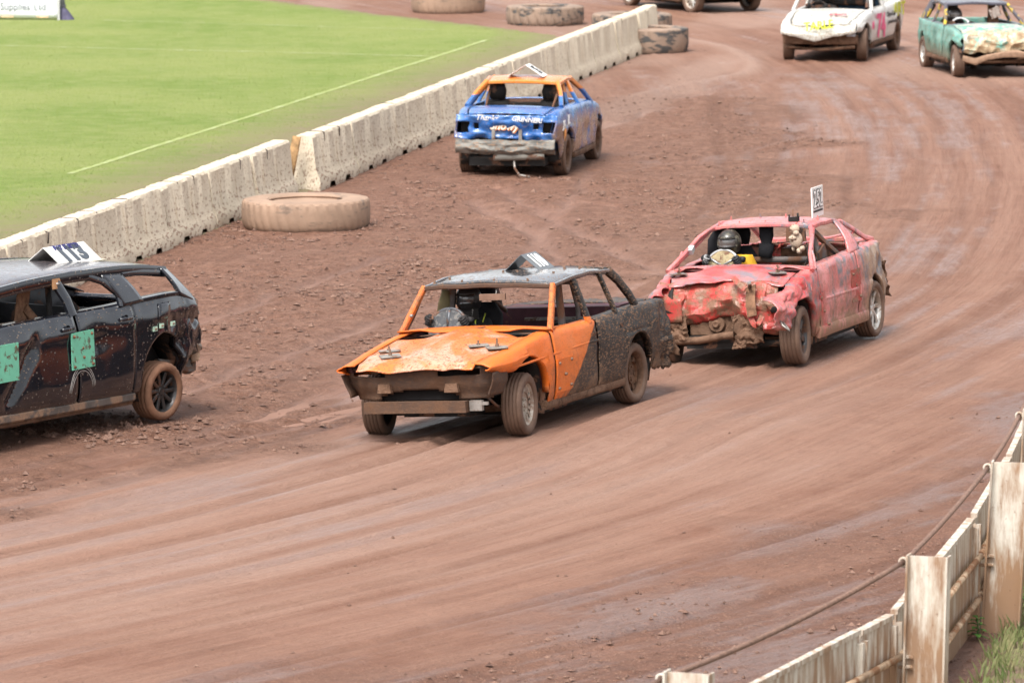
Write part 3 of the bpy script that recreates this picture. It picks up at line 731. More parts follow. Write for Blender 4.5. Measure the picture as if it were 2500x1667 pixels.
        if style == 'slots':                                  # pressed cover with a ring of slots
            g.lathe([(.001, d0 * .80), (.03, d0 * .80), (.035, d0 * .55), (rr * .42, d0 * .5), (rr * .62, d0 * .62)], 40)
            for k in range(15):
                a = 2 * math.pi * k / 15; M = Matrix.Rotation(-a, 3, 'Y')
                g.box(M @ Vector((rr * .74, d0 * .64, 0)), (rr * .34, .018, rr * .155), M)
            g.lathe([(rr * .86, d0 * .66), (rr * .93, d0 * .72)], 40)
            for k in range(5):
                a = 2 * math.pi * k / 5; g.lathe([(.001, d0 * .72), (.013, d0 * .72), (.014, d0 * .5)], 8, c=(rr * .28 * math.cos(a), 0, rr * .28 * math.sin(a)))
        elif style == 'steel':                                # plain deep steel wheel with holes
            g.lathe([(.001, d0 * .42), (.045, d0 * .42), (.05, d0 * .30), (rr * .45, d0 * .22), (rr * .52, d0 * .30), (rr * .58, d0 * .18)], 40)
            for k in range(10):
                a = 2 * math.pi * (k + .5) / 10; M = Matrix.Rotation(-a, 3, 'Y'); g.box(M @ Vector((rr * .70, d0 * .10, 0)), (rr * .36, .02, rr * .24), M)
            for k in range(5):
                a = 2 * math.pi * k / 5; g.lathe([(.001, d0 * .5), (.014, d0 * .5), (.016, d0 * .25)], 8, c=(rr * .32 * math.cos(a), 0, rr * .32 * math.sin(a)))
        else:
            n, wi, wo, hubr, tw2 = {'five': (5, .36, .30, .40, 0), 'star': (10, .17, .20, .34, 0), 'twist': (7, .17, .24, .30, .35), 'cross': (12, .12, .16, .28, 0)}[style]
            g.lathe([(.001, d0 * .72), (rr * .16, d0 * .72), (rr * .2, d0 * .62), (rr * hubr, d0 * .58), (rr * (hubr + .04), d0 * .35)], 30)
            for k in range(n):
                a = 2 * math.pi * k / n; P = []
                for q in frange(hubr * .7, .96, 5):
                    b = a + tw2 * (q - hubr); P.append((rr * q * math.cos(b), d0 * (.50 + .12 * q), rr * q * math.sin(b)))
                M = Vector((-math.sin(a), 0, math.cos(a)))
                g.beam(P, [rr * lerp(wi, wo, i / 4) for i in range(5)], .028, side=M)
            for k in range(5):
                a = 2 * math.pi * (k + .3) / 5; g.lathe([(.001, d0 * .68), (.012, d0 * .68), (.014, d0 * .5)], 8, c=(rr * .24 * math.cos(a), 0, rr * .24 * math.sin(a)))
        g.out('rim', rim_mat or M_RIM_MUD, w, angle=40)
        g = Geo(); g.lathe([(.001, d0 * .02), (rr * .9, d0 * .02)], 24); g.out('brake_disc', M_CAVE, w)
        return w
    def bolts(s, pts, r=.014, h=.03, mat=None, parent=None, name='bolt', nut=True):
        for p in pts:
            p = Vector(p); g = Geo(); g.lathe([(.001, h), (r * .55, h), (r * .55, h * .4), (r, h * .4), (r, -.004)], 6, 'z', c=p)
            s.put(g, name, mat or M_BOLT, parent, smooth=False)

def text_mesh(txt, size=1.0, bold=.0, shear=0.0, sx=1.0, depth=.002, spacing=1.0):
    cu = bpy.data.curves.new('lettering', 'FONT'); cu.body = txt; cu.size = size; cu.offset = bold; cu.shear = shear; cu.extrude = depth
    cu.align_x = 'CENTER'; cu.align_y = 'CENTER'; cu.space_character = spacing; cu.resolution_u = 3
    o = bpy.data.objects.new('tmp', cu); COL.objects.link(o); dg = bpy.context.evaluated_depsgraph_get(); dg.update()
    me = bpy.data.meshes.new_from_object(o.evaluated_get(dg)); bpy.data.objects.remove(o)
    V = [(v.co.x * sx, v.co.y, v.co.z) for v in me.vertices]; Fc = [tuple(p.vertices) for p in me.polygons]; bpy.data.meshes.remove(me)
    return V, Fc
def lettering(name, txt, mat, parent, o, ux, uy, size, warp=None, lift=.004, **k):
    """flat letters on the plane through o spanned by ux (reading direction) and uy (up)"""
    V, Fc = text_mesh(txt, size, **k); o = Vector(o); ux = Vector(ux).normalized(); uy = Vector(uy); uy = (uy - ux * uy.dot(ux)).normalized(); n = ux.cross(uy)
    P = [o + ux * a + uy * b + n * (c + lift) for a, b, c in V]
    if warp: P = [warp(p) for p in P]
    return obj(name, P, Fc, mat, parent, smooth=False)

def roof_sign(car, c, half, wid, hgt, mat, matin, txt, numcol, size, top=None, topcol=None, axis='y', bold=.012, sx=1.0, off=0.0, solid=False, txt2=True):
    """A-shaped number board bolted across the roof; its faces look to the two sides"""
    c = Vector(c); g = Geo(); t = .006
    # ridge runs along x; faces slope to +y and -y
    L = wid / 2
    for sg in (1, -1):
        n = Vector((0, sg * hgt, half)).normalized() * t
        a = Vector((-L, sg * half, 0)) + c; b = Vector((L, sg * half, 0)) + c; d = Vector((L, 0, hgt)) + c; e = Vector((-L, 0, hgt)) + c
        V = [a, b, d, e, a + n, b + n, d + n, e + n]; g.add(V, [(0, 1, 2, 3), (7, 6, 5, 4), (0, 4, 5, 1), (1, 5, 6, 2), (2, 6, 7, 3), (3, 7, 4, 0)])
    b = car.put(g, 'number_board', mat, smooth=False)
    for sg in (1, -1):
        o = c + Vector((0, sg * half * (.52), hgt * .48)); n = Vector((0, sg * hgt, half)).normalized() * (t + .001)
        ux = Vector((-sg, 0, 0)); uy = Vector((0, -sg * half, hgt))
        lettering('race_number', txt, numcol, b, o + n, ux, uy, size, warp=car.Wt, bold=bold, sx=sx)
        if top: lettering('slogan', top, topcol, b, c + Vector((0, sg * half * .14, hgt * .86)) + n, ux, uy, size * .30, warp=car.Wt, bold=.004, shear=.2)
    return b

# ------------------------------------------------------------------ drivers
def skin_body(name, mat, parent, verts, edges, radii, root=0, sub=2):
    me = bpy.data.meshes.new(name); me.from_pydata(verts, edges, []); me.materials.append(mat)
    o = bpy.data.objects.new(name, me); COL.objects.link(o); o.parent = parent
    m = o.modifiers.new('skin', 'SKIN'); m.use_smooth_shade = True
    sv = me.skin_vertices[0].data if me.skin_vertices else None
    if sv is None:
        bm = bmesh.new(); bm.from_mesh(me); bm.verts.layers.skin.verify(); bm.to_mesh(me); bm.free(); sv = me.skin_vertices[0].data
    for i, r in enumerate(radii): sv[i].radius = r if isinstance(r, tuple) else (r, r); sv[i].use_root = (i == root)
    q = o.modifiers.new('smooth', 'SUBSURF'); q.levels = sub; q.render_levels = sub
    return o
def helmet(parent, c, mats, fwd_pitch=0.0, yaw=0.0, visor=True, scarf=None, chin=True):
    """full-face helmet in the car's axes; looks along +x"""
    shell, trim, vis = mats; R = Matrix.Rotation(yaw, 3, 'Z') @ Matrix.Rotation(fwd_pitch, 3, 'Y'); c = Vector(c)
    def sph(az, el, r=1.0):
        k = 1.0 + (.10 if el < -.15 else 0) * max(0, math.cos(az)) * (1 if chin else 0)
        p = Vector((math.cos(az) * math.cos(el) * .145 * k, math.sin(az) * math.cos(el) * .122, math.sin(el) * .138)) * r
        if el < -.5: p.z = lerp(p.z, -.115, .6)
        return c + R @ p
    g = Geo(); azs = frange(-math.pi, math.pi, 41); els = frange(-1.1, math.pi / 2, 22)
    n = len(els); V = [sph(a, e) for a in azs for e in els]; Fc = []
    for i in range(40):
        for j in range(n - 1):
            a = (azs[i] + azs[i + 1]) / 2; e = (els[j] + els[j + 1]) / 2
            if abs(a) < 1.05 and -.22 < e < .38: continue
            Fc.append((i * n + j, (i + 1) * n + j, (i + 1) * n + j + 1, i * n + j + 1))
    g.add(V, Fc); h = g.out('helmet', shell, parent, thick=.014)
    if visor:
        g = Geo(); g.grid(lambda a, e: sph(a, e, .985), frange(-1.08, 1.08, 15), frange(-.24, .40, 7)); g.out('visor', vis, h)
    g = Geo(); g.tube([sph(a, .40, 1.02) for a in frange(-1.1, 1.1, 13)], .008, 6); g.tube([sph(a, -.24, 1.02) for a in frange(-1.1, 1.1, 13)], .008, 6); g.out('visor_trim', trim, h)
    if chin:
        g = Geo()
        for a in (-.3, 0, .3): g.tube([sph(a - .1, -.5, 1.03), sph(a + .1, -.5, 1.03)], .010, 6)
        g.out('chin_vent', trim, h)
    return h
def glove(parent, c, mat, u=Vector((0, 1, 0)), tang=Vector((0, .6, .8)), inward=Vector((0, 1, 0)), fwd=Vector((1, 0, .2))):
    """closed hand round a wheel rim: palm behind the rim, four fingers over it, thumb inside"""
    c = Vector(c); tg = tang.normalized(); f = (fwd - tg * fwd.dot(tg)).normalized(); n = tg.cross(f).normalized()
    if n.dot(inward) < 0: n = -n
    g = Geo(); back = c - f * .028 - n * .012
    g.tube([back - tg * .052, back - tg * .03, back, back + tg * .03, back + tg * .050], [.018, .031, .034, .031, .018], 10, flat=1.0)
    g.tube([back - f * .02 - n * .02 - tg * .01, back - f * .07 - n * .05 - Vector((0, 0, .05))], [.033, .036], 8)
    for k, ln in zip(range(4), (.9, 1.0, .95, .8)):
        o = tg * (-.036 + .024 * k); r = .0115
        g.tube([back + o - n * .016, c + o - n * .030 + f * .004, c + o - n * .022 + f * .030 * ln, c + o + n * .004 + f * .036 * ln, c + o + n * .022 + f * .020, c + o + n * .024 - f * .004], [r, r * 1.08, r, r, r * .9, r * .7], 7)
    g.tube([back + tg * .035, c + tg * .045 + n * .018 - f * .02, c + tg * .040 + n * .032 + f * .006, c + tg * .034 + n * .03 + f * .022], [.014, .0135, .012, .009], 7)
    return g.out('glove', mat, parent)
def driver(car, name, label, seat, suit, glovem, helm, stw, shell_tags=None, lean=0.0, yaw=0.0, pitch=0.0, left_up=False, group=None):
    """seated driver: seat = hip point; stw = (centre, radius, tilt) of the steering wheel"""
    r = empty(name, car.root.location, rot=car.rot); tag(r, label, 'person', group)
    h = Vector(seat); ch = h + Vector((-.10, 0, .30)); sh = h + Vector((-.12, 0, .48)); nk = h + Vector((-.10, lean * .5, .56)); hd = h + Vector((-.075, lean, .70))
    sc, sr, sa = stw; sc = Vector(sc); up = Vector((-math.sin(sa), 0, math.cos(sa)))
    def rimpt(a): return sc + Vector((0, 1, 0)) * sr * math.sin(a) + up * sr * math.cos(a)
    gr, gl = rimpt(-1.15), rimpt(1.25)
    V = [h, h + Vector((-.05, 0, .15)), ch, sh, nk, hd]; E = [(0, 1), (1, 2), (2, 3), (3, 4), (4, 5)]; Rr = [(.17, .15), (.155, .13), (.175, .125), (.15, .10), .062, .055]
    for sg, grip in ((-1, gr), (1, gl)):
        s0 = sh + Vector((.01, sg * .16, -.01)); el = (s0 + grip) / 2 + Vector((-.03, sg * .10, -.12)); wr = grip + (el - grip).normalized() * .085
        b = len(V); V += [s0, s0.lerp(el, .5) + Vector((0, sg * .01, 0)), el, el.lerp(wr, .5), wr]; E += [(3, b), (b, b + 1), (b + 1, b + 2), (b + 2, b + 3), (b + 3, b + 4)]; Rr += [.078, .064, .056, .050, .038]
    for sg in (-1, 1):
        kn = h + Vector((.42, sg * .14, .16)); ft = kn + Vector((.36, 0, -.36)); b = len(V)
        V += [h + Vector((.05, sg * .10, .0)), kn, kn.lerp(ft, .5), ft]; E += [(0, b), (b, b + 1), (b + 1, b + 2), (b + 2, b + 3)]; Rr += [.10, .07, .06, .045]
    o = skin_body('body', suit, r, [tuple(v) for v in V], E, Rr)
    for grip, sg, a in ((gr, -1, -1.15), (gl, 1, 1.25)):
        tg = Vector((0, math.cos(a), 0)) - up * math.sin(a); glove(r, grip, glovem, tang=tg if tg.z > 0 else -tg, inward=(sc - grip), fwd=Vector((math.cos(sa), 0, math.sin(sa))))
    hm = helmet(r, hd + Vector((.01, 0, .035)), helm, pitch, yaw) if helm else None
    return r, dict(sh=sh, nk=nk, hd=hd, ch=ch, helmet=hm, rim=rimpt)
def steering_wheel(car, c, R, tilt, matrim, matplate=None, spokes=3):
    c = Vector(c); Rm = Matrix.Rotation(tilt, 3, 'Y'); g = Geo()
    # rim lies in the plane whose normal leans back towards the driver
    ring = [c + Rm @ Vector((0, R * math.sin(a), R * math.cos(a))) for a in frange(0, 2 * math.pi, 33)]
    g.tube(ring, .016, 8, cap=False); o = car.put(g, 'steering_wheel', matrim, warp=False)
    g = Geo()
    for k in range(spokes):
        a = 2 * math.pi * k / spokes + math.pi / spokes * (1 if spokes % 2 else 0); g.tube([c, c + Rm @ Vector((.02, R * .97 * math.sin(a), R * .97 * math.cos(a)))], .013, 6, flat=1.6)
    car.put(g, 'spoke', matrim, o, warp=False)
    g = Geo(); g.tube([c + Rm @ Vector((-.012, 0, 0)), c + Vector((.35, 0, -.12))], .025, 8); car.put(g, 'column', M_BLACK, o, warp=False)
    if matplate:
        g = Geo(); g.lathe([(.001, 0), (R * .5, .004), (R * .95, .0)], 28, 'x'); g.V = [tuple(c + Rm @ (Vector(v) + Vector((.01, 0, 0)))) for v in g.V]; car.put(g, 'hub_plate', matplate, o, warp=False)
    return o
def seat(car, c, mat, head=True):
    c = Vector(c); g = Geo()
    g.beam([c + Vector((-.18, 0, .02)), c + Vector((-.22, 0, .25)), c + Vector((-.30, 0, .55)), c + Vector((-.33, 0, .66))], [.48, .50, .46, .30], [.12, .12, .11, .09])
    g.beam([c + Vector((-.2, 0, -.06)), c + Vector((.05, 0, -.06)), c + Vector((.28, 0, -.03))], [.46, .5, .46], .14); o = car.put(g, 'seat', mat)
    if head:
        g = Geo(); g.beam([c + Vector((-.35, 0, .68)), c + Vector((-.37, 0, .80)), c + Vector((-.38, 0, .9))], [.22, .26, .2], .10); car.put(g, 'headrest', mat, o)
    return o
# ------------------------------------------------------------------ orange and black saloon, number 110
def orange_car():
    c = Car('saloon_car', 'muddy orange and black saloon race car with roof number 110', at(1272, 1070), at(1538, 990), 1, .72, 2.68, lean=.055)
    xf, xr, R = 1.34, -1.34, .31; c.tilt = (.012, .008)
    c.S = dict(plan=[(-2.32, .78), (-2.0, .835), (-1.3, .865), (0, .87), (1.3, .865), (1.8, .84), (2.16, .80)],
               belt=[(-2.32, .90), (-1.8, .935), (-1.2, .935), (0, .92), (.74, .93), (1.4, .865), (2.16, .775)],
               sill=[(-2.32, .42), (-1.75, .34), (-1.70, .25), (1.0, .24), (1.36, .30), (1.38, .64), (1.9, .67), (2.16, .735)],
               prof=[(-.2, .07), (0, .055), (.12, .022), (.35, .004), (.60, .0), (.655, .0), (.675, .014), (.72, .010), (.95, .036), (1, .046)],
               arch=[(xf, .36, .41), (xr, .34, .36)])
    def W(p):
        x, y, z = p
        # bonnet and wings sag and ripple at the nose
        k = sstep(1.2, 2.1, x) * sstep(.6, .72, z)
        p.z += k * (.014 * fbm((x * 1.2, y * 2.0, 3), 1.4, 3) - .035 * math.exp(-((y + .10) / .42) ** 2) * sstep(1.7, 2.16, x))
        if y < -.45: p.x += .04 * sstep(1.75, 2.16, x) * sstep(.55, .78, z) * sstep(-.45, -.78, y); p.y -= .02 * sstep(1.75, 2.16, x) * sstep(-.6, -.8, y) * sstep(.6, .75, z)
        
        # doors lightly rippled
        if abs(y) > .5: p.y += math.copysign(.010, y) * fbm((x, z, 7), 2.6, 3) - .03 * math.copysign(1, y) * math.exp(-((x + .25) / .30) ** 2 - ((z - .55) / .2) ** 2)
        # crushed, torn left rear corner
        k = sstep(-1.62, -2.2, x) * (1 if y > 0 else .5)
        p.y += math.copysign(1, y) * k * (.08 * (crinkle((x, z * 1.2, 2), 4.2) - .35) + .03 * fbm((x, z, 1), 5)); p.x += k * .09 * crinkle((x + 5, y, z), 4.0); p.z += k * .035 * fbm((x, y, z + 4), 5)
        if y > .4 and x < -2.1 and z < .75: p.y += .03 * sstep(-2.1, -2.3, x) * sstep(.78, .5, z)
        if z > 1.2: p.z += .012 * fbm((x, y, 0), 3, 2)
        return p
    c.W = W
    ORG = (.60, .125, .012); BLK = (.012, .010, .009)
    def zones(t, x, y, z):
        line = t.m('ADD', t.m('ADD', x, t.m('MULTIPLY', z, 1.17)), t.m('MULTIPLY', t.m('SUBTRACT', t.noise(t.oc(), 14, 3), .5), .02))     # diagonal colour split on the doors
        front = t.mr(line, .765, .80); low = t.mr(z, 1.00, .99); front = t.m('MULTIPLY', front, low)
        ap = t.m('MULTIPLY', t.m('MULTIPLY', t.mr(x, -.02, .0), t.mr(z, 1.335, 1.33)), t.mr(z, .95, .96)); front = t.m('MAXIMUM', front, ap)
        ap2 = t.m('MULTIPLY', t.mr(x, .30, .34), 1.0)
        org = t.mix(t.mr(t.noise(t.oc(), 1.6, 5, .6, .5), .46, .60, 0, .40), ORG, (.58, .175, .04))
        t.spatmask = t.m('MAXIMUM', t.mr(front, 0, 1, 1.0, .22), t.mr(z, .97, 1.02))
        return t.mix(front, BLK, org)
    P = paint('orange_black_paint', zones, mud=.50, spth=.535, spat=.95, rough=.5, lowmud=.55, coat=.12, spec=.35, dust=-1, mudcol=(.19, .115, .075), streak_dir=(8, 8, 24))
    # bonnet carries washed-out chalky patches on the orange
    def hood(t, x, y, z):
        n = t.noise(t.oc((1, 1.2, 1)), 1.9, 5, .6, .9); return t.mix(t.mr(n, .45, .56, 0, .72), (.54, .135, .022), (.54, .30, .22))
    PH = paint('bonnet_orange', hood, mud=.42, spth=.56, spat=.85, rough=.42, lowmud=0, coat=.2, dust=-1, mudcol=(.17, .09, .055), streak_dir=(12, 12, 12))
    def roofz(t, x, y, z): return t.mix(t.mr(t.noise(t.oc(), 3, 5), .35, .7), (.035, .038, .042), (.07, .075, .085))
    PR = paint('roof_black', roofz, mud=.06, spat=.5, rough=.16, lowmud=0, coat=1.0, dust=-1, mudcol=MUD_DRY, streak_dir=(14, 14, 14))
    MUDP = paint('mud_caked_panel', flat((.06, .032, .020)), mud=.75, spat=.6, rough=.8, coat=0, mudcol=(.115, .062, .038), dust=-1)
    PP = paint('muddy_pillar_orange', lambda t, x, y, z: t.mix(t.mr(t.noise(t.oc(), 9, 4), .4, .6), ORG, (.40, .12, .03)), mud=.85, spth=.52, spat=.8, rough=.5, coat=.05, dust=-1, lowmud=0, mudcol=(.17, .09, .055), streak_dir=(14, 14, 14))
    for sg in (1, -1):
        # the near-side wing is split: orange top, mud-caked lower nose
        c.panel('front_wing', .80, 2.16, P, sg)
        c.panel('front_door', -.30, .80, P, sg); c.panel('rear_door', -1.02, -.30, P, sg); c.panel('rear_wing', -2.32, -1.02, P, sg, step=.028)
        c.bar('sill', [(-1.0, sg * .80, .235), (.95, sg * .80, .235)], .07, .09, M_MUDDY)
        c.bar('trim_strip', [c.body_pt(x, .735 - .02 * abs(x), sg) for x in frange(-1.0, 1.9, 14)], .016, .022, P)
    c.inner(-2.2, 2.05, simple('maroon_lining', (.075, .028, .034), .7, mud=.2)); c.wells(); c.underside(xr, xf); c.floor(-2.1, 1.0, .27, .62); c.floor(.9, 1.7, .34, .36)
    # bonnet with bent-up rear corners, scuttle, boot
    def hb(p, x, v):
        e = sstep(.50, .80, abs(v)) * sstep(1.12, .86, x) * (1.0 if v < 0 else sstep(1.0, .9, v)); p.z -= .075 * e; p.z += .014 * fbm((x, v, 2), 2.2, 3) - .05 * sstep(2.05, 2.17, x)
        p.z += .03 * math.exp(-((v) / .35) ** 2) * sstep(2.2, 1.3, x) - .02 * math.exp(-((abs(v) - .5) / .15) ** 2); return p
    c.deck('bonnet', .82, 2.17, PH, 40, 37, .02, fn2=hb)
    g = Geo(); g.grid(lambda x, v: Vector((x, v * .82, .935 + .03 * (1 - v * v) + (.85 - x) * .12 + .035 * sstep(.45, .7, abs(v)) * sstep(.70, .83, x))), frange(.62, .83, 6), frange(-1, 1, 21)); c.put(g, 'scuttle_panel', P, thick=.015)
    g = Geo()
    for k in range(15): g.box((.73, -.42 + .022 * k, .972), (.028, .009, .006))
    c.put(g, 'scuttle_vent', M_CAVE, smooth=False)
    c.box('wiper_mount', (.72, .02, .985), (.05, .16, .02), M_RUST, rot=Matrix.Rotation(.15, 3, 'Z'))
    c.deck('boot_lid', -2.3, -1.60, P, 20, 21, .02)
    g = Geo(); g.grid(lambda y, z: Vector((-2.3 - .02 * math.cos(y * 2), y, z)), frange(-.76, .76, 22), frange(.42, .90, 10)); c.put(g, 'tail_panel', P, thick=.012)
    # torn bumper remains hanging from the left rear corner
    g = Geo(); g.grid(lambda a, z: Vector((-2.26 + .05 * crinkle((a * 3, z * 3, 1), 2), .86 - a * .75 + .06 * fbm((a, z, 0), 4), z)), frange(0, 1, 18), frange(.34, .56, 8)); c.put(g, 'torn_bumper', M_MUDDY, thick=.015)
    g = Geo(); g.grid(lambda a, b: Vector((-1.80 - .40 * a + .04 * fbm((a, b, 1), 3), .80 + .05 * a * b + .04 * crinkle((a, b, 3), 3), .26 + .30 * b + .03 * fbm((a, b, 9), 5))), frange(0, 1, 16), frange(0, 1, 10))
    c.put(g, 'torn_flap', P, thick=.012)
    # front: mud-caked panel with slots, bumper beam
    g = Geo(); ys = frange(-.80, .80, 41); zs = frange(.44, .76, 17)
    def fp(y, z): 
        return Vector((2.075 - .10 * max(0, abs(y) - .55) / .25 * sstep(.3, .8, abs(y)) + .02 * fbm((y, z, 2), 4, 3) - .05 * sstep(.62, .46, z), y * (1 - .10 * sstep(.60, .44, z)), z))
    V = [fp(y, z) for y in ys for z in zs]; n = len(zs); Fc = []
    for i in range(40):
        for j in range(16):
            y = (ys[i] + ys[i + 1]) / 2; z = (zs[j] + zs[j + 1]) / 2
            if .68 < z < .735 and (-.72 < y < -.34 or .20 < y < .62): continue
            if z < .545 - .07 * (y / .46) ** 2 and abs(y + .02) < .46: continue
            Fc.append((i * n + j, (i + 1) * n + j, (i + 1) * n + j + 1, i * n + j + 1))
    g.add(V, Fc); c.put(g, 'front_panel', MUDP, thick=.014)
    c.box('bumper_beam', (2.10, -.03, .375), (.09, 1.10, .11), MUDP); c.box('beam_end', (2.06, .60, .38), (.05, .13, .10), M_STEEL)
    for y in (-.36, .36): c.box('bumper_mount', (2.10, y, .56), (.05, .15, .085), M_MUDDY, taper=.8)
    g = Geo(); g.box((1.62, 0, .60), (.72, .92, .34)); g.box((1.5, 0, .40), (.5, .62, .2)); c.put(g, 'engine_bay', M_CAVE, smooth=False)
    for sg in (1, -1):
        g = Geo(); g.grid(lambda x, z: Vector((x + .05 * (z - .6), sg * (.80 - .05 * sstep(.62, .46, z) + .012 * fbm((x, z, 5), 6)), z)), frange(1.78, 2.09, 10), frange(.47, .70, 9)); c.put(g, 'wing_nose', MUDP, thick=.014)
    c.tube('front_axle', [(xf, -.62, .27), (xf, 0, .24), (xf, .62, .27)], .035, M_MUDDY); c.tube('rear_axle', [(xr, -.66, .31), (xr, .66, .31)], .04, M_MUDDY)
    c.tube('brake_hose', [(1.9, .62, .46), (1.75, .66, .34), (1.55, .60, .30), (1.4, .62, .33)], .014, M_GREYTUBE); c.box('tow_eye', (2.06, .68, .40), (.03, .09, .03), M_STEEL)
    c.tube('steering_arm', [(1.62, .50, .60), (1.45, .62, .70), (1.36, .72, .66)], .022, M_GREYTUBE)
    # roof and pillars
    zr = lambda x: sinterp([(-1.10, 1.36), (-.5, 1.405), (0, 1.40), (.38, 1.372)], x); yr = lambda x: sinterp([(-1.1, .66), (-.4, .70), (.38, .705)], x)
    c.roof('roof', -1.10, .38, PR, yr, zr, .035)
    c.bar('windscreen_header', [(.395, y, 1.352 + .025 * (1 - (y / .7) ** 2)) for y in frange(-.70, .70, 13)], .05, .045, MUDP, side=Vector((1, 0, 0)))
    c.bar('windscreen_pillar', [(.74, .815, .945), (.58, .765, 1.13), (.38, .70, 1.365)], .055, .065, PP, both=True)
    c.bar('roof_gutter', [(x, yr(x) + .012, zr(x) - .012) for x in frange(-1.1, .38, 10)], .03, .035, PR, both=True)
    c.bar('centre_pillar', [(-.20, .815, .92), (-.16, .755, 1.15), (-.10, .70, 1.38)], .05, .085, P, both=True, side=Vector((0, 1, 0)))
    c.bar('rear_door_frame', [(-.90, .815, .93), (-.86, .75, 1.12), (-.76, .69, 1.375)], .045, .05, P, both=True)
    c.bar('rear_pillar', [(-1.50, .76, .955), (-1.40, .73, 1.08), (-1.24, .69, 1.24), (-1.08, .655, 1.355)], .06, .09, P, both=True)
    c.bar('rear_window_header', [(-1.10, y, 1.36 + .03 * (1 - (y / .65) ** 2)) for y in frange(-.65, .65, 9)], .06, .045, P, side=Vector((1, 0, 0)))
    c.bar('quarter_frame', [(.68, .79, .95), (.55, .75, 1.10), (.40, .70, 1.32)], .02, .025, MUDP, both=True)
    c.bar('door_pillar_tube', [(.02, .64, .5), (.0, .61, 1.0), (-.02, .58, 1.36)], .07, .05, M_GREYTUBE, both=True)
    # inside
    lin = simple('maroon_trim', (.07, .026, .034), .6, mud=.15)
    c.box('rear_bulkhead', (-1.30, 0, .72), (.06, 1.36, .50), lin); c.box('parcel_shelf', (-1.50, 0, .955), (.36, 1.30, .03), lin); c.bar('shelf_rail', [(-1.28, -.66, .99), (-1.28, .66, .99)], .05, .06, lin)
    c.box('seat_brace', (-1.22, .15, .86), (.03, 1.0, .03), M_STEEL); c.box('fuel_box', (-1.05, .25, .72), (.22, .30, .26), M_BLACK)
    c.box('dashboard', (.55, 0, .82), (.22, 1.40, .16), M_BLACK)
    for sg in (1, -1):
        c.tube('cage_tube', [(-.42, sg * .60, .3), (-.42, sg * .60, 1.05), (-.44, sg * .54, 1.31)], .024, M_GREYTUBE)
    c.tube('cage_tube', [(-.44, -.56, 1.31), (-.44, .56, 1.31)], .024, M_GREYTUBE); c.tube('cage_tube', [(-.42, -.60, .82), (-.42, .60, .82)], .022, M_GREYTUBE)
    c.tube('cage_tube', [(-.44, -.5, 1.28), (-1.2, -.55, .95)], .022, M_GREYTUBE)
    seat(c, (-.10, -.46, .46), simple('seat_cloth', (.015, .014, .016), .85), True)
    g = Geo(); g.beam([(-.0, -.68, .98), (-.02, -.675, 1.08), (-.03, -.67, 1.16), (-.04, -.65, 1.29)], [.09, .16, .15, .1], .12); c.put(g, 'padded_brace', simple('olive_pad', (.12, .10, .05), .8, mud=.3))
    c.box('rear_view_mirror', (.42, .06, 1.265), (.03, .27, .06), simple('muddy_mirror', (.17, .105, .075), .8), rot=Matrix.Rotation(.12, 3, 'Z')); c.tube('mirror_stalk', [(.41, .08, 1.265), (.39, .09, 1.31), (.37, .085, 1.365)], .008, M_STEEL)
    c.tube('wiper_stub', [(.62, -.775, 1.10), (.64, -.73, 1.115)], .016, M_STEEL)
    SW = ((.42, -.45, .955), .20, -.42)
    steering_wheel(c, *SW, simple('chipped_rim', (.07, .075, .085), .45, .3, mud=.25), simple('spotted_plate', (.06, .062, .066), .6, .2, mud=.3, mudcol=(.16, .15, .14), scale=30), 2)
    PLT = simple('plate_steel', (.20, .185, .165), .6, mud=.25)
    # roof and bonnet fixings
    c.bolts([(.35, y, 1.385) for y in (-.60, -.30, .05, .42)], .02, .05); c.bolts([(.05, -.58, 1.405), (-.25, -.12, 1.435), (-.22, .05, 1.435), (-.55, .42, 1.425), (-.62, .56, 1.415), (-.1, .5, 1.415)], .022, .03)
    for x, y in ((1.55, .60), (1.45, .36), (1.62, -.52), (1.82, -.42)):
        z = c.belt(x) + .036; g = Geo(); g.box((x, y, z), (.20, .20, .010), Matrix.Rotation(.55, 3, 'Z')); p = c.put(g, 'bonnet_plate', PLT, smooth=False); c.bolts([(x, y, z)], .018, .05 if y != .60 else .09, parent=p)
    # door patch plate
    g = Geo(); pts = [c.body_pt(x, z, 1) + Vector((0, .008, 0)) for x, z in ((.74, .33), (.74, .66), (.36, .66), (.36, .33))]; g.add(pts + [q + Vector((0, .006, 0)) for q in pts], [(0, 1, 2, 3), (7, 6, 5, 4), (0, 4, 5, 1), (1, 5, 6, 2), (2, 6, 7, 3), (3, 7, 4, 0)])
    pp = c.put(g, 'door_patch', P, smooth=False)
    for x, z in ((.70, .37), (.70, .62), (.42, .63), (.42, .38), (.56, .5)):
        q = c.body_pt(x, z, 1); g = Geo(); g.lathe([(.001, .03), (.014, .028), (.016, .0)], 8, 'y', c=q); c.put(g, 'bolt', M_BOLT, pp)
    for sg in (1, -1):
        q = c.body_pt(-.22, .80, sg); c.box('door_handle', q + Vector((0, sg * .004, 0)), (.12, .02, .035), M_BLACK); q = c.body_pt(-.93, .81, sg); c.box('door_handle', q, (.10, .02, .04), M_BLACK)
    b = roof_sign(c, (-.50, .05, 1.435), .20, .36, .165, simple('grey_board', (.10, .11, .12), .4, var=.1, coat=.4), None, '110', M_NUMWHITE, .25, bold=.009, sx=.66)
    c.box('board_foot', (-.50, -.19, 1.433), (.30, .07, .006), M_STEEL, b); c.box('board_foot', (-.50, .29, 1.431), (.36, .07, .006), M_STEEL, b)
    # wheels: front pair turned into the slide
    c.wheel(xf, 1, R, .20, 'slots', steer=.15, camber=.03); c.wheel(xf, -1, R, .20, 'steel', yy=.80, steer=.15, camber=-.02, rim_mat=M_RIM_DARK)
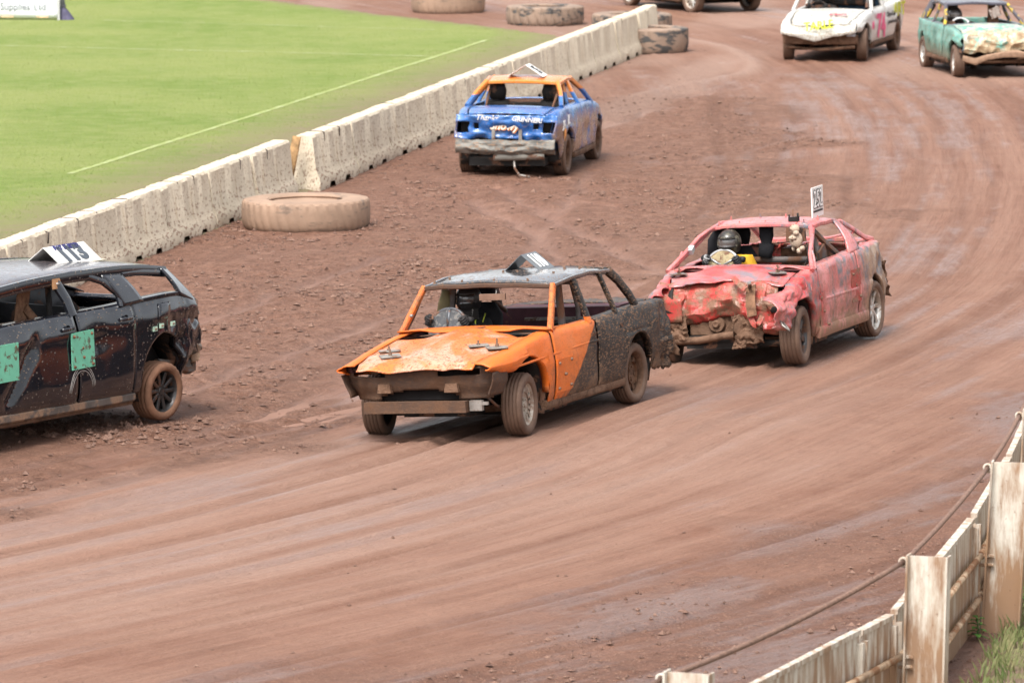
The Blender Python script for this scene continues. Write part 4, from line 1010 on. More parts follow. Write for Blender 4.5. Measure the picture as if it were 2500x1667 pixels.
    c.wheel(xr, 1, R, .19, 'steel', rim_mat=M_MUDDY, rf=.70); c.wheel(xr, -1, R, .19, 'steel', rim_mat=M_MUDDY)
    # driver
    suit = simple('black_race_suit', (.018, .018, .019), .8, mud=.15)
    r, d = driver(c, 'person', 'driver in black suit with yellow piping at the wheel of the orange saloon', (-.08, -.47, .455), suit, simple('black_gloves', (.022, .02, .02), .7, mud=.2),
                  (simple('matt_black_helmet', (.022, .02, .021), .4, coat=.3), M_BLACK, M_GLASSY), SW, lean=.0, yaw=-.05, pitch=.10)
    # skull-print scarf, piping and name patch
    hd = d['hd']; g = Geo()
    g.grid(lambda a, t: hd + Vector((.02 + (.118 + .02 * math.sin(t * 9 + a * 3) * t) * math.cos(a), (.10 + .012 * t) * math.sin(a), -.005 - .17 * t)), frange(-1.6, 1.6, 17), frange(0, 1, 9)); 
    t = NT('printed_scarf'); v = t.oc(); cc_ = t.mix(t.mr(t.noise(v, 16, 4, .6, .8), .56, .62), (.022, .018, .016), (.30, .28, .26)); g.out('scarf', t.done(cc_, .85), r)
    g = Geo(); g.grid(lambda a, t: hd + Vector((.118 * math.cos(a) * .95, .098 * math.sin(a), -.005 + .035 * t)), frange(-.75, .75, 9), [0, 1]); g.out('face', M_SKIN, r)
    sh = d['sh']; yel = simple('yellow_piping', (.55, .60, .08), .6)
    g = Geo()
    for o in (.10, .185): g.tube([sh + Vector((.03, o - .02, .10)), sh + Vector((.115, o - .01, .03)), sh + Vector((.145, o + .01, -.08)), sh + Vector((.15, o + .03, -.20)), sh + Vector((.17, o + .04, -.30))], .007, 5)
    g.out('piping', yel, r)
    pc = simple('red_patch', (.26, .05, .035), .6); o = sh + Vector((.175, .02, -.13)); g = Geo(); g.box(o, (.006, .07, .19), Matrix.Rotation(-.3, 3, 'X')); pt = g.out('name_patch', pc, r, smooth=False)
    lettering('patch_lettering', 'SIMPSON', M_NUMWHITE, r, o + Vector((.004, 0, 0)), (0, .30, .95), (0, -.95, .3), .05, bold=.001, sx=.85)
orange_car()
# ------------------------------------------------------------------ red coupe, number 252
def red_car():
    c = Car('coupe_car', 'battered pinkish red coupe with crushed nose and upright number 252', at(1932, 899), at(2132, 823), 1, .72, 2.66, lean=.045)
    xf, xr, R = 1.33, -1.33, .318
    c.S = dict(plan=[(-2.0, .76), (-1.7, .82), (-1.2, .86), (-.4, .865), (.6, .865), (1.3, .86), (1.65, .82), (2.0, .74)],
               belt=[(-2.0, .985), (-1.6, 1.01), (-1.0, 1.02), (-.2, .995), (.5, .975), (.95, .95), (1.33, .885), (1.7, .80), (2.0, .73)],
               sill=[(-2.0, .45), (-1.78, .40), (-1.72, .25), (1.0, .25), (1.6, .40), (2.0, .46)],
               prof=[(-.2, .06), (0, .05), (.10, .012), (.16, .012), (.17, .03), (.22, .022), (.40, .0), (.52, .0), (.54, .016), (.70, .012), (.9, .03), (1, .05)],
               arch=[(xf, .34, .385), (xr, .34, .385)])
    def W(p):
        x, y, z = p
        # doors and sills: vertical dents
        if abs(y) > .5:
            s = math.copysign(1, y); p.y += s * (.016 * fbm((x * 1.6, z * .6, 3), 2.6, 3) - .05 * math.exp(-((x - .62) / .13) ** 2) * sstep(.35, .6, z) - .035 * math.exp(-((x - .25) / .16) ** 2 - ((z - .72) / .25) ** 2))
            # rear quarter folded in
            k = sstep(-1.05, -1.75, x) * sstep(.45, .7, z); p.y -= s * k * (.03 + .09 * crinkle((x, z, 1), 3.6)); p.z += k * .04 * fbm((x, y, z), 4)
            k = sstep(-1.7, -2.0, x); p.y += s * k * .05 * fbm((x, z, 8), 6); p.x -= k * .07 * (crinkle((x, z * 2, 8), 4) - .3)
            # front wing buckled over the wheel
            k = sstep(.95, 1.5, x) * sstep(.42, .62, z); p.y += s * k * (.085 * (crinkle((x, z * 1.3, 4), 4.4) - .38)); p.z += k * (.05 * (crinkle((x * 1.2, y, z), 4.0) - .4)); p.x += k * .05 * fbm((x, z, 5), 4)
        # crushed nose
        k = sstep(1.22, 1.60, x)
        if abs(y) <= .72 or x > 1.5:
            p.x -= k * (.12 * crinkle((y * 1.1, z * 1.1, 2), 2.6) + .04 * crinkle((y * 2, z * 2, 6), 3.6) - .05); p.z += k * (.06 * (crinkle((x, y * 1.1, 3), 3.3) - .35) + .012 * fbm((x, y, z), 6))
            p.y += k * .05 * fbm((y, z, x), 3.6)
        if z > 1.25: p.z += .012 * fbm((x, y, 0), 3, 2)
        return p
    c.W = W
    RED = (.40, .035, .036); PINK = (.50, .185, .175)
    def zones(t, x, y, z):
        n = t.noise(t.oc((1, 1, 1)), 1.7, 6, .6, .6); c1 = t.mix(t.mr(n, .38, .56, 0, .9), RED, PINK)
        c1 = t.mix(t.mr(z, .98, 1.05, 0, .55), c1, (.60, .17, .17))  # upper parts turn paler pink: sky gloss put into the colour
        beige = t.mr(t.m('ADD', x, t.m('MULTIPLY', t.noise(t.oc((1, 1, .6)), 3.2, 5, .65), 1.0)), -.12, -.50)
        beige = t.m('MULTIPLY', beige, t.mr(z, 1.03, 1.0))
        return t.mix(t.m('MULTIPLY', beige, .9), c1, t.mix(t.noise(t.oc(), 9, 5), (.22, .15, .095), (.40, .30, .20)))
    P = paint('faded_sheen_red_paint', zones, mud=.55, spat=.55, rough=.38, coat=.30, dust=-1, mudcol=(.24, .15, .10), lowmud=.85, scuff=.9, scuffcol=(.13, .13, .15), streak_dir=(12, 12, 9))
    def crush(t, x, y, z): return t.mix(t.mr(t.noise(t.oc(), 5, 6, .65, .5), .42, .58), (.38, .034, .028), (.20, .105, .066))
    PC = paint('crushed_red_paint', crush, mud=.34, spat=.9, rough=.5, coat=.1, dust=-1, mudcol=(.17, .095, .058), lowmud=.3, streak_dir=(16, 16, 16))
    def hoodz(t, x, y, z):
        n = t.noise(t.oc((1.2, .7, 1)), 2.2, 6, .65, .9); return t.mix(t.mr(n, .47, .58, 0, .85), t.mix(t.mr(t.noise(t.oc(), 1.4, 4), .4, .62), RED, PINK), (.15, .145, .17))
    PH = paint('bonnet_red', hoodz, mud=.40, spat=.4, rough=.36, coat=.35, dust=-1, mudcol=(.27, .18, .12), lowmud=0, streak_dir=(13, 13, 13))
    for sg in (1, -1):
        c.panel('front_wing', .82, 1.98 if sg > 0 else 1.75, P, sg, step=.022, rows=18)
        c.panel('door', -.56, .82, P, sg, step=.03, rows=18); c.panel('rear_wing', -2.0, -.56, P, sg, step=.026, rows=18)
        c.bar('side_skirt', [c.body_pt(x, .285, sg) + Vector((0, sg * .012, 0)) for x in frange(-.92, .90, 14)], .05, .12, P)
        c.bar('rub_strip', [c.body_pt(x, .62, sg) for x in frange(-.5, .78, 12)], .02, .035, P)
    c.inner(-1.9, 1.2, simple('red_lining', (.16, .02, .022), .7, mud=.3)); c.wells(.28); c.underside(xr, xf); c.floor(-1.9, 1.0, .27, .62); c.floor(.9, 1.6, .32, .40)
    def hb(p, x, v):
        e = sstep(.50, .85, abs(v)) * sstep(1.12, .98, x); p.z += (-.06 * e) + .02 * math.exp(-(v / .6) ** 2) * sstep(1.5, 1.0, x) + .012 * fbm((x, v, 2), 2.4, 3); return p
    c.deck('bonnet', .95, 1.47, PH, 26, 37, .03, fn2=hb)
    g = Geo(); g.grid(lambda x, v: Vector((x, v * .83, .965 + .03 * (1 - v * v) + (.95 - x) * .15 + .03 * sstep(.40, .62, abs(v)) * sstep(.86, .97, x) * sstep(.95, .7, abs(v)))), frange(.80, .98, 7), frange(-1, 1, 25)); c.put(g, 'scuttle_panel', P, thick=.012)
    # crushed front skin: bonnet lip folded down over the grille
    def cf(y, t):
        b = -.05 + .05 * math.sin(y * 5) + .03 * fbm((y, t, 1), 3) + .035 * (crinkle((y * 1.6, t * 1.1, 3), 2.6) - .3)
        return Vector((1.46 + .17 * math.sin(t * math.pi * .75) + b, y, lerp(.90, .50, t) + .05 * math.sin(y * 7 + 1) * t - .10 * sstep(.28, .5, y) * t))
    g = Geo(); g.grid(cf, frange(-.78, .60, 44), frange(0, 1, 18)); c.put(g, 'crushed_front', PC, thick=.010, angle=14)
    g = Geo(); g.grid(lambda a, t: Vector((1.62 + .04 * a, -.70 + .26 * a, lerp(.72, .47, t) + .02 * a)), frange(0, 1, 6), frange(0, 1, 7)); c.put(g, 'hanging_flap', PC, thick=.010, warp=False)
    # torn strut, folded loops and brackets at the left corner
    c.beam_ = None
    for pts, w, h, m, nm in (([(1.55, .32, .86), (1.72, .36, .74), (1.80, .40, .56)], .11, .02, M_RUST, 'torn_strut'), ([(1.68, .30, .70), (1.76, .36, .56), (1.80, .44, .46), (1.76, .50, .56)], .06, .012, PC, 'bent_strip'),
                             ([(1.42, -.62, .84), (1.56, -.60, .76), (1.60, -.56, .62)], .05, .02, M_BLACK, 'torn_strut'),
                             ([(1.50, .28, .90), (1.64, .33, .86), (1.75, .37, .90)], .04, .012, M_STEEL, 'torn_strut'), ([(1.50, .10, .95), (1.62, .18, .92), (1.7, .30, .84)], .06, .012, PC, 'bent_strip')):
        g = Geo(); g.beam(densify(np.array(pts), 14).tolist(), w, h, side=Vector((0, 1, .3))); c.put(g, nm, m, warp=False, angle=30)
    c.tube('tow_loop', [(1.90, .74, .53), (1.98, .80, .48), (1.96, .86, .42), (1.90, .83, .44), (1.88, .77, .50)], .012, M_STEEL, warp=False)
    # exposed engine, slack belt pan, bumper remains
    g = Geo(); g.lathe([(.001, .05), (.03, .06), (.05, .03), (.085, .03), (.10, .0), (.105, -.1)], 20, 'x', c=(1.50, -.10, .45)); g.lathe([(.001, .03), (.045, .03), (.05, -.1)], 14, 'x', c=(1.51, .12, .52)); g.box((1.36, 0, .48), (.26, .82, .30)); g.box((1.50, .20, .50), (.18, .22, .18), taper=.7); c.put(g, 'engine', M_MUDDY, warp=False, angle=40)
    def crumple_sheet(o, u, v, nm, mat, amp=.05, f=4.0, n=16, seed=0):
        o, u, v = Vector(o), Vector(u), Vector(v); w = u.cross(v).normalized(); g = Geo()
        g.grid(lambda a, b: o + u * a + v * b + w * amp * (2 * crinkle((a * 1.3 + seed, b * 1.3, seed), f) - .7) + v * .12 * fbm((a * 2, seed, b), 2.5), frange(0, 1, n), frange(0, 1, n)); return c.put(g, nm, mat, thick=.012, warp=False, angle=26)
    crumple_sheet((1.56, -.78, .52), (.02, .36, .04), (.06, .04, -.26), 'torn_bracket', M_MUDDY, .05, 3.2, seed=2); crumple_sheet((1.60, .12, .54), (.04, .34, .02), (.04, .02, -.30), 'torn_bracket', M_MUDDY, .05, 3.2, seed=5)
    crumple_sheet((1.64, .16, .32), (.0, .16, .02), (.02, -.05, -.13), 'torn_bracket', M_MUDDY, .02, 3, 10, seed=7)
    c.tube('bumper_bar', [(1.60, -.55, .27), (1.66, -.25, .29), (1.70, .02, .34), (1.68, .14, .35)], .042, M_MUDDY, warp=False)
    c.tube('chassis_rail', [(1.5, -.72, .26), (1.5, .75, .24)], .04, M_BLACK, warp=False); c.tube('front_axle', [(xf, -.66, .28), (xf, .66, .28)], .035, M_MUDDY)
    c.tube('rear_axle', [(xr, -.66, .3), (xr, .66, .3)], .04, M_BLACK)
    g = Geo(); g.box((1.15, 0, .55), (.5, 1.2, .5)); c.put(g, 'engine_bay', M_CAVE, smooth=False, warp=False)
    # roof, pillars, hatch frame
    zr = lambda x: sinterp([(-.95, 1.335), (-.55, 1.385), (-.2, 1.395), (.12, 1.378)], x); yr = lambda x: sinterp([(-.95, .54), (-.4, .565), (.12, .56)], x)
    c.roof('roof', -.95, .12, P, yr, zr, .025)
    c.bar('windscreen_header', [(.135, y, 1.360 + .02 * (1 - (y / .55) ** 2)) for y in frange(-.55, .55, 11)], .05, .04, P, side=Vector((1, 0, 0)))
    c.bar('windscreen_pillar', [(.98, .825, .965), (.70, .745, 1.12), (.40, .655, 1.27), (.24, .60, 1.335), (.12, .555, 1.375)], .045, .05, P, both=True)
    c.bar('roof_rail', [(x, yr(x) + .01, zr(x) - .02) for x in frange(-.95, .12, 9)], .045, .05, P, both=True)
    for sg in (1, -1):
        g = Geo(); B = [Vector((-.42, sg * .80, 1.0)), Vector((-1.05, sg * .80, 1.015)), Vector((-.98, sg * .545, 1.335)), Vector((-.52, sg * .57, 1.38))]
        def quad(u, v): return B[0].lerp(B[1], u).lerp(B[3].lerp(B[2], u), v) + Vector((0, sg * .04 * math.sin(v * math.pi), 0))
        g.grid(lambda u, v: quad(lerp(.0, .62, u) + .18 * v * (1 - u), v), frange(0, 1, 7), frange(0, 1, 12)); c.put(g, 'rear_quarter_pillar', P, thick=.03)
        c.bar('hatch_rail', [(-.95, sg * .54, 1.325), (-1.3, sg * .585, 1.22), (-1.62, sg * .64, 1.10), (-1.84, sg * .69, 1.02)], .05, .06, P)
        c.bar('door_frame', [(.86, sg * .80, .985), (.55, sg * .735, 1.14), (.14, sg * .60, 1.345)], .025, .03, P)
        c.bar('door_edge', [(.80, sg * .81, .97), (.72, sg * .79, 1.06), (.68, sg * .77, 1.15)], .03, .05, P)
        c.bar('cage_strut', [(.02, sg * .52, 1.33), (-.30, sg * .60, 1.12), (-.52, sg * .66, .98)], .05, .09, M_GREYTUBE, side=Vector((1, 0, .8)))
        c.tube('cage_tube', [(-.02, sg * .60, .32), (-.02, sg * .60, 1.0), (-.06, sg * .50, 1.35)], .026, M_GREYTUBE)
        c.box('cage_plate', (-.06, sg * .62, 1.02), (.22, .02, .20), M_GREYTUBE, rot=Matrix.Rotation(.4, 3, 'Y'))
    c.bar('tailgate_rim', [(-1.84, y, 1.025 + .02 * (1 - (y / .7) ** 2)) for y in frange(-.69, .69, 9)], .08, .06, P, side=Vector((1, 0, 0)))
    c.tube('cage_bar', [(-.05, -.58, .99), (-.05, .62, .99)], .045, M_GREYTUBE, n=4)
    c.box('fuel_tank', (-.55, .26, .98), (.30, .46, .20), M_RUST); c.box('tank_cradle', (-.55, .26, .84), (.34, .5, .06), M_RUST)
    c.bar('folded_tailgate', [(-1.2, -.15, 1.02), (-1.3, .25, 1.10), (-1.35, .6, 1.16)], .16, .03, P, side=Vector((1, 0, 0)))
    c.deck('boot_floor', -1.95, -1.80, P, 4, 12, .01); g = Geo(); g.grid(lambda y, z: Vector((-1.98 + .03 * fbm((y, z, 3), 4), y, z)), frange(-.74, .74, 24), frange(.45, .99, 12)); c.put(g, 'tail_panel', PC, thick=.012)
    g = Geo(); g.grid(lambda a, b: Vector((-1.90 - .16 * b * (1 - a) - .05 * crinkle((a, b, 2), 4), .74 + .08 * crinkle((a, b, 6), 3.4) - .5 * a, .78 - .40 * b + .05 * fbm((a, b, 1), 4))), frange(0, 1, 20), frange(0, 1, 16)); c.put(g, 'torn_bumper', M_MUDDY, thick=.012, angle=26, warp=False)
    # fittings inside
    c.box('dashboard', (.72, 0, .88), (.16, 1.36, .14), simple('dash_red', (.10, .02, .022), .7, mud=.3))
    dk = simple('black_cloth', (.010, .010, .012), .9); seat(c, (.18, -.38, .47), dk)
    g = Geo(); g.beam([(.02, -.02, 1.02), (.0, .0, 1.16), (.0, .0, 1.18), (.0, .0, 1.25), (.0, .0, 1.36)], [.14, .17, .10, .15, .15], .08); c.put(g, 'roll_pad', dk)
    g = Geo(); g.beam([(.05, -.62, 1.0), (.03, -.60, 1.2), (0, -.52, 1.34)], [.12, .14, .12], .10); c.put(g, 'roll_pad', dk)
    SW = ((.37, -.40, .965), .185, -.45)
    steering_wheel(c, *SW, simple('taped_rim', (.30, .30, .30), .35, .5, mud=.15), simple('padded_hub', (.26, .21, .12), .7, mud=.35, scale=20), 3)
    c.box('mirror', (.30, .44, 1.295), (.03, .23, .15), M_BLACK, taper=.95); c.tube('hose', [(.28, .55, 1.20), (.32, .58, 1.05), (.42, .56, .95)], .010, M_BLACK)
    c.box('roof_bracket', (.02, .33, 1.43), (.10, .10, .06), M_BLACK); c.tube('bracket_prong', [(.06, .29, 1.42), (.06, .29, 1.49)], .010, M_BLACK); c.tube('bracket_prong', [(.0, .37, 1.42), (.0, .37, 1.50)], .012, M_BLACK)
    c.bolts([(.08, y, 1.385) for y in (-.52, -.28, .02, .46)] + [(-.30, -.50, 1.40), (-.42, -.2, 1.415), (-.35, .12, 1.415), (-.30, .50, 1.405)], .014, .05, mat=P)
    g = Geo(); g.tube([(-.20, .25, 1.41), (-.20, .25, 1.53)], .006, 5); c.put(g, 'rod', M_RUST)
    for x, y in ((1.18, .50), (1.22, -.62)):
        z = c.belt(x) + .055; g = Geo(); g.box((x, y, z), (.18, .18, .008), Matrix.Rotation(.6, 3, 'Z')); p = c.put(g, 'bonnet_plate', M_STEEL, smooth=False); c.bolts([(x, y, z)], .022, .08, parent=p)
        g = Geo(); [g.tube([Vector((x, y, z + .03)), Vector((x + .07 * math.cos(a), y + .07 * math.sin(a), z + .06))], .008, 5) for a in (.3, 1.7, 3.2, 4.6)]; c.put(g, 'fixing_wire', P, p)
    c.box('tape_band', (.60, -.715, 1.165), (.09, .06, .06), simple('silver_tape', (.5, .5, .5), .4, .3), rot=Matrix.Rotation(.55, 3, 'Y'))
    for x0, x1, z0, z1 in ((.56, .84, .30, .70), (-.62, -.30, .48, .84)):
        g = Geo(); pts = [c.body_pt(x, z, 1) + Vector((0, .010, 0)) for x, z in ((x0, z0), (x0, z1), (x1, z1), (x1, z0))]; g.add(pts + [q + Vector((0, .006, 0)) for q in pts], [(0, 1, 2, 3), (7, 6, 5, 4), (0, 4, 5, 1), (1, 5, 6, 2), (2, 6, 7, 3), (3, 7, 4, 0)])
        pp = c.put(g, 'door_patch', PC if x0 < 0 else P, smooth=False)
        for x, z in ((x0 + .05, z0 + .05), (x1 - .05, z1 - .05), ((x0 + x1) / 2, (z0 + z1) / 2)):
            g = Geo(); g.lathe([(.001, .032), (.015, .03), (.017, 0)], 8, 'y', c=c.body_pt(x, z, 1)); c.put(g, 'bolt', M_BOLT, pp)
    # upright number plate on the roof, facing sideways
    g = Geo(); g.box((-.62, .40, 1.575), (.40, .012, .33)); b = c.put(g, 'number_plate', M_WHITE, smooth=False)
    for sg in (1, -1):
        lettering('race_number', '252', M_NUMBLACK, b, (-.62, .40 + sg * .007, 1.60), (-sg, 0, 0), (0, 0, 1), .27, warp=c.Wt, bold=.013, sx=.70, spacing=1.12)
        lettering('number_inlay', '252', M_NUMWHITE, b, (-.62, .40 + sg * .0095, 1.60), (-sg, 0, 0), (0, 0, 1), .27, warp=c.Wt, bold=.0, sx=.70, spacing=1.12)
        g = Geo(); g.box((-.62, .40 + sg * .008, 1.475), (.33, .004, .022)); c.put(g, 'strap_line', M_NUMBLACK, b, smooth=False)
    c.wheel(xf, 1, R, .215, 'five', steer=.09, camber=.02, rim_mat=M_RIM_DARK, rf=.64); c.wheel(xf, -1, R, .215, 'five', steer=.09, rim_mat=M_RIM_DARK, rf=.64)
    c.wheel(xr, 1, R, .215, 'twist', rim_mat=M_RIM_SILVER, rf=.73); c.wheel(xr, -1, R, .215, 'twist', rim_mat=M_RIM_SILVER, rf=.73)
    suit = simple('dark_race_suit', (.022, .022, .026), .8, mud=.1)
    r, d = driver(c, 'person', 'driver in full face helmet and yellow sleeved jacket in the red coupe', (.22, -.38, .47), suit, simple('black_grey_gloves', (.022, .022, .024), .6, mud=.05, mudcol=(.3, .3, .3)),
                  (simple('camo_helmet', (.025, .022, .018), .35, mud=.25, mudcol=(.09, .08, .055), scale=22, coat=.3), M_BLACK, simple('smoked_visor', (.07, .062, .058), .1, coat=1.0)), SW, yaw=-.12, pitch=.08)
    sh = d['sh']; yel = simple('yellow_canvas', (.50, .27, .02), .75, var=.2)
    # yellow sleeve panels over the left shoulder and upper arm, blue collar
    g = Geo(); g.grid(lambda a, t: sh + Vector((.06 + .085 * math.cos(a) * (1 + .15 * t), .17 + .12 * t + .085 * math.sin(a), .115 - .26 * t + .05 * math.cos(a) * .2)), frange(-1.9, 1.9, 15), frange(0, 1, 9)); g.out('yellow_sleeve', yel, r, thick=.012)
    g = Geo(); g.grid(lambda a, t: sh + Vector((.13 + .03 * math.sin(a * 3), .06 + .07 * a, .08 - .24 * t)), frange(0, 1, 7), frange(0, 1, 7)); g.out('yellow_panel', yel, r, thick=.012)
    g = Geo(); g.beam([sh + Vector((.07, -.01, .09)), sh + Vector((.12, .02, .03)), sh + Vector((.135, -.03, -.03))], .035, .012); g.out('blue_collar', simple('blue_cloth', (.02, .10, .32), .7), r)
    lettering('suit_lettering', 'US', M_NUMWHITE, r, sh + Vector((.15, -.02, -.13)), (0, .35, .93), (0, -.93, .35), .10, bold=.002)
    # plush toy dangling from the roof
    pt = empty('plush_toy', c.root.location, rot=c.rot); tag(pt, 'beige mud spotted plush toy hanging inside the red coupe windscreen', 'toy'); pl = simple('dirty_plush', (.42, .33, .25), .95, var=.15, mud=.25, scale=30, bump=.6)
    o = Vector((.37, .46, 1.24)); 
    def blob(nm, c0, r3, par): 
        g = Geo(); g.grid(lambda a, e: c0 + Vector((r3[0] * math.cos(e) * math.cos(a), r3[1] * math.cos(e) * math.sin(a), r3[2] * math.sin(e))) * (1 + .06 * mnoise.noise(Vector((a, e, 3)))), frange(0, 2 * math.pi, 15), frange(-1.57, 1.57, 9)); return g.out(nm, pl, par)
    bd = blob('torso', o, (.06, .075, .095), pt); blob('head', o + Vector((.02, -.01, .125)), (.055, .062, .052), pt); blob('muzzle', o + Vector((.055, .02, .085)), (.03, .035, .028), pt)
    blob('foot', o + Vector((.04, .045, -.115)), (.045, .032, .035), pt); blob('foot', o + Vector((.05, .085, -.085)), (.04, .03, .03), pt); blob('arm', o + Vector((.05, -.02, .03)), (.03, .05, .026), pt); blob('tail', o + Vector((0, -.035, -.09)), (.02, .02, .03), pt)
    g = Geo(); g.tube([o + Vector((0, 0, .17)), o + Vector((-.1, 0, .20))], .004, 4); g.out('string', M_BLACK, pt)
red_car()
# ------------------------------------------------------------------ black estate, number 113
def black_car():
    pr = at(383, 1022); d = Vector((-.49, -.872, 0)); c = Car('estate_car', 'glossy black estate race car with green door plates and roof number 113', pr + d * 3.05, pr, 1, .80, 3.05)
    xf, xr, R = 2.20, -1.525, .297
    c.S = dict(plan=[(-2.42, .80), (-2.2, .86), (-1.5, .92), (0, .93), (1.9, .92), (2.7, .87), (3.1, .78)],
               belt=[(-2.42, 1.10), (-2.0, 1.21), (-1.4, 1.225), (-.6, 1.205), (.3, 1.20), (1.2, 1.19), (2.0, 1.14), (3.1, .97)],
               sill=[(-2.42, .60), (-2.05, .52), (-2.0, .30), (-.85, .30), (1.7, .34), (2.6, .42), (3.1, .5)],
               prof=[(-.2, .07), (0, .06), (.08, .02), (.25, .0), (.55, .004), (.68, .012), (.80, .0), (.86, .012), (1, .06)],
               arch=[(xf, .42, .45), (xr, .44, .44)])
    def W(p):
        x, y, z = p
        if abs(y) > .55:
            s = math.copysign(1, y)
            p.y += s * .012 * fbm((x, z, 2), 1.8, 3)
            # deep crease in the front door, dish in the rear door
            u = (x - 1.02) + (z - .75) * .85; p.y -= s * .06 * math.exp(-(u / .09) ** 2) * sstep(.35, .55, z) * sstep(1.15, .95, z)
            p.y -= s * .035 * math.exp(-((x + .25) / .30) ** 2 - ((z - .95) / .16) ** 2)
            # torn quarter behind the wheel
            k = sstep(-1.35, -1.95, x) * sstep(1.10, .98, z); p.y -= s * k * (.02 + .13 * crinkle((x, z * 1.2, 5), 3.8)); p.z += k * .07 * (crinkle((x * 1.4, y, z), 4.2) - .35); p.x += k * .05 * fbm((x, z, 3), 5)
        k = sstep(-2.1, -2.42, x); p.x += k * .12 * crinkle((y, z, 4), 3.4)
        return p
    c.W = W
    P = paint('gloss_black_paint', lambda t, x, y, z: t.mix(t.noise(t.oc(), 2, 4), (.006, .007, .010), (.014, .016, .022)), mud=.0, spat=.55, spth=.665, spec=.3, rough=.10, coat=.7, dust=-1, mudcol=(.24, .19, .15), lowmud=.12, streak_dir=(9, 9, 30))
    PR = paint('pale_black_roof', lambda t, x, y, z: t.mix(t.mr(t.noise(t.oc(), 2.2, 5), .35, .65), (.035, .034, .042), (.09, .08, .088)), mud=.25, spat=.25, rough=.3, coat=.8, dust=-1, mudcol=MUD_DRY, lowmud=0)  # roof black mixed paler than the sides, with dry mud patches
    for sg in (1, -1):
        c.panel('front_wing', 1.75, 3.1, P, sg); c.panel('front_door', .08, 1.75, P, sg, rows=20); c.panel('rear_door', -.95, .08, P, sg, rows=20); c.panel('rear_wing', -2.42, -.95, P, sg, rows=22, step=.026)
        c.bar('sill', [(-1.0, sg * .86, .29), (1.75, sg * .87, .335)], .08, .09, simple('dusty_sill', (.10, .085, .075), .7, mud=.4, mudcol=MUD_DRY)); c.bar('sill_seam', [(-1.0, sg * .85, .235), (1.75, sg * .86, .275)], .03, .05, M_MUDDY)
    lin = simple('dark_lining', (.022, .022, .026), .5, mud=.1); c.inner(-2.3, 2.9, lin, lo=.36); c.wells(.30, front_open=-.4); c.underside(xr, xf, .80, .26); c.floor(-2.2, 2.9, .36, .66, depth=.14)
    zr = lambda x: sinterp([(-1.88, 1.475), (-1.3, 1.545), (-.4, 1.585), (.5, 1.585), (1.15, 1.55)], x); yr = lambda x: sinterp([(-1.88, .64), (-.8, .69), (.3, .70), (1.15, .69)], x)
    c.roof('roof', -1.88, 1.15, PR, yr, zr, .03, nu=34)
    c.bar('roof_rail', [(x, yr(x) + .02, zr(x) - .035) for x in frange(-1.88, 1.15, 20)], .06, .11, P, both=True)
    c.bar('windscreen_pillar', [(2.05, .83, 1.15), (1.65, .78, 1.36), (1.15, .70, 1.54)], .07, .08, P, both=True)
    c.bar('centre_pillar', [(.07, .87, 1.20), (.10, .81, 1.36), (.18, .73, 1.54)], .05, .11, P, both=True)
    c.bar('rear_door_frame', [(-.76, .875, 1.21), (-.78, .83, 1.33), (-.62, .765, 1.46), (-.40, .725, 1.53)], .045, .06, P, both=True)
    for sg in (1, -1):
        # blade between rear door and cargo window, tail blade
        for quad, nm in (([(-.80, .875, 1.21), (-1.16, .88, 1.225), (-.98, .725, 1.50), (-.62, .735, 1.52)], 'rear_quarter_pillar'), ([(-1.86, .86, 1.23), (-2.30, .80, 1.08), (-1.90, .655, 1.47), (-1.74, .70, 1.49)], 'tail_pillar')):
            B = [Vector((a, sg * b, e)) for a, b, e in quad]; g = Geo(); g.grid(lambda u, v: B[0].lerp(B[1], u).lerp(B[3].lerp(B[2], u), v) + Vector((0, sg * .02 * math.sin(v * 3.14), 0)), frange(0, 1, 8), frange(0, 1, 12)); c.put(g, nm, P, thick=.035)
        c.bar('window_seal', [(-1.16, sg * .865, 1.235), (-1.55, sg * .865, 1.245), (-1.86, sg * .845, 1.235)], .04, .04, P)
        c.bar('window_seal', [(-1.0, sg * .73, 1.49), (-1.4, sg * .715, 1.485), (-1.72, sg * .70, 1.45)], .04, .05, P)
        c.box('mirror_base', (1.75, sg * .85, 1.25), (.16, .03, .10), P, taper=.5)
        for x in (.24, -.78):
            q = c.body_pt(x, 1.075, sg); g = Geo(); g.lathe([(.055, -.004), (.045, -.016), (.001, -.02)], 16, 'y', c=q + Vector((0, sg * .012, 0))); g.V = [(v[0] if v[0] < 9 else v[0], v[1], v[2]) for v in g.V]; h = c.put(g, 'handle_recess', P); g = Geo(); g.beam([q + Vector((-.10, sg * .012, .012)), q + Vector((0, sg * .03, .016)), q + Vector((.10, sg * .012, .012))], .02, .035, side=Vector((0, 1, 0))); c.put(g, 'handle', P, h)
    c.deck('bonnet', 2.05, 3.1, P, 12, 17, .04); c.bar('scuttle', [(2.05, -.8, 1.16), (2.05, .8, 1.16)], .12, .05, P, side=Vector((1, 0, 0)))
    g = Geo(); g.grid(lambda y, z: Vector((3.08, y, z)), frange(-.78, .78, 8), frange(.5, .95, 5)); c.put(g, 'front_panel', P, thick=.02)
    g = Geo(); g.grid(lambda y, z: Vector((-2.40 + .16 * sstep(1.0, 1.1, z), y, z)), frange(-.78, .78, 22), frange(.62, 1.10, 12)); c.put(g, 'tail_panel', P, thick=.015)
    c.bar('tailgate_sill', [(-2.34, y, 1.09) for y in frange(-.76, .76, 7)], .06, .05, P, side=Vector((1, 0, 0)))
    # crash bar, split inner wing metal behind the wheel
    c.box('bumper_beam', (-2.32, 0, .50), (.10, 1.56, .14), M_BLACK); c.bar('chassis_rail', [(-1.75, .70, .50), (-2.36, .78, .46)], .08, .15, simple('grey_rail', (.12, .11, .10), .7, mud=.4), both=True)
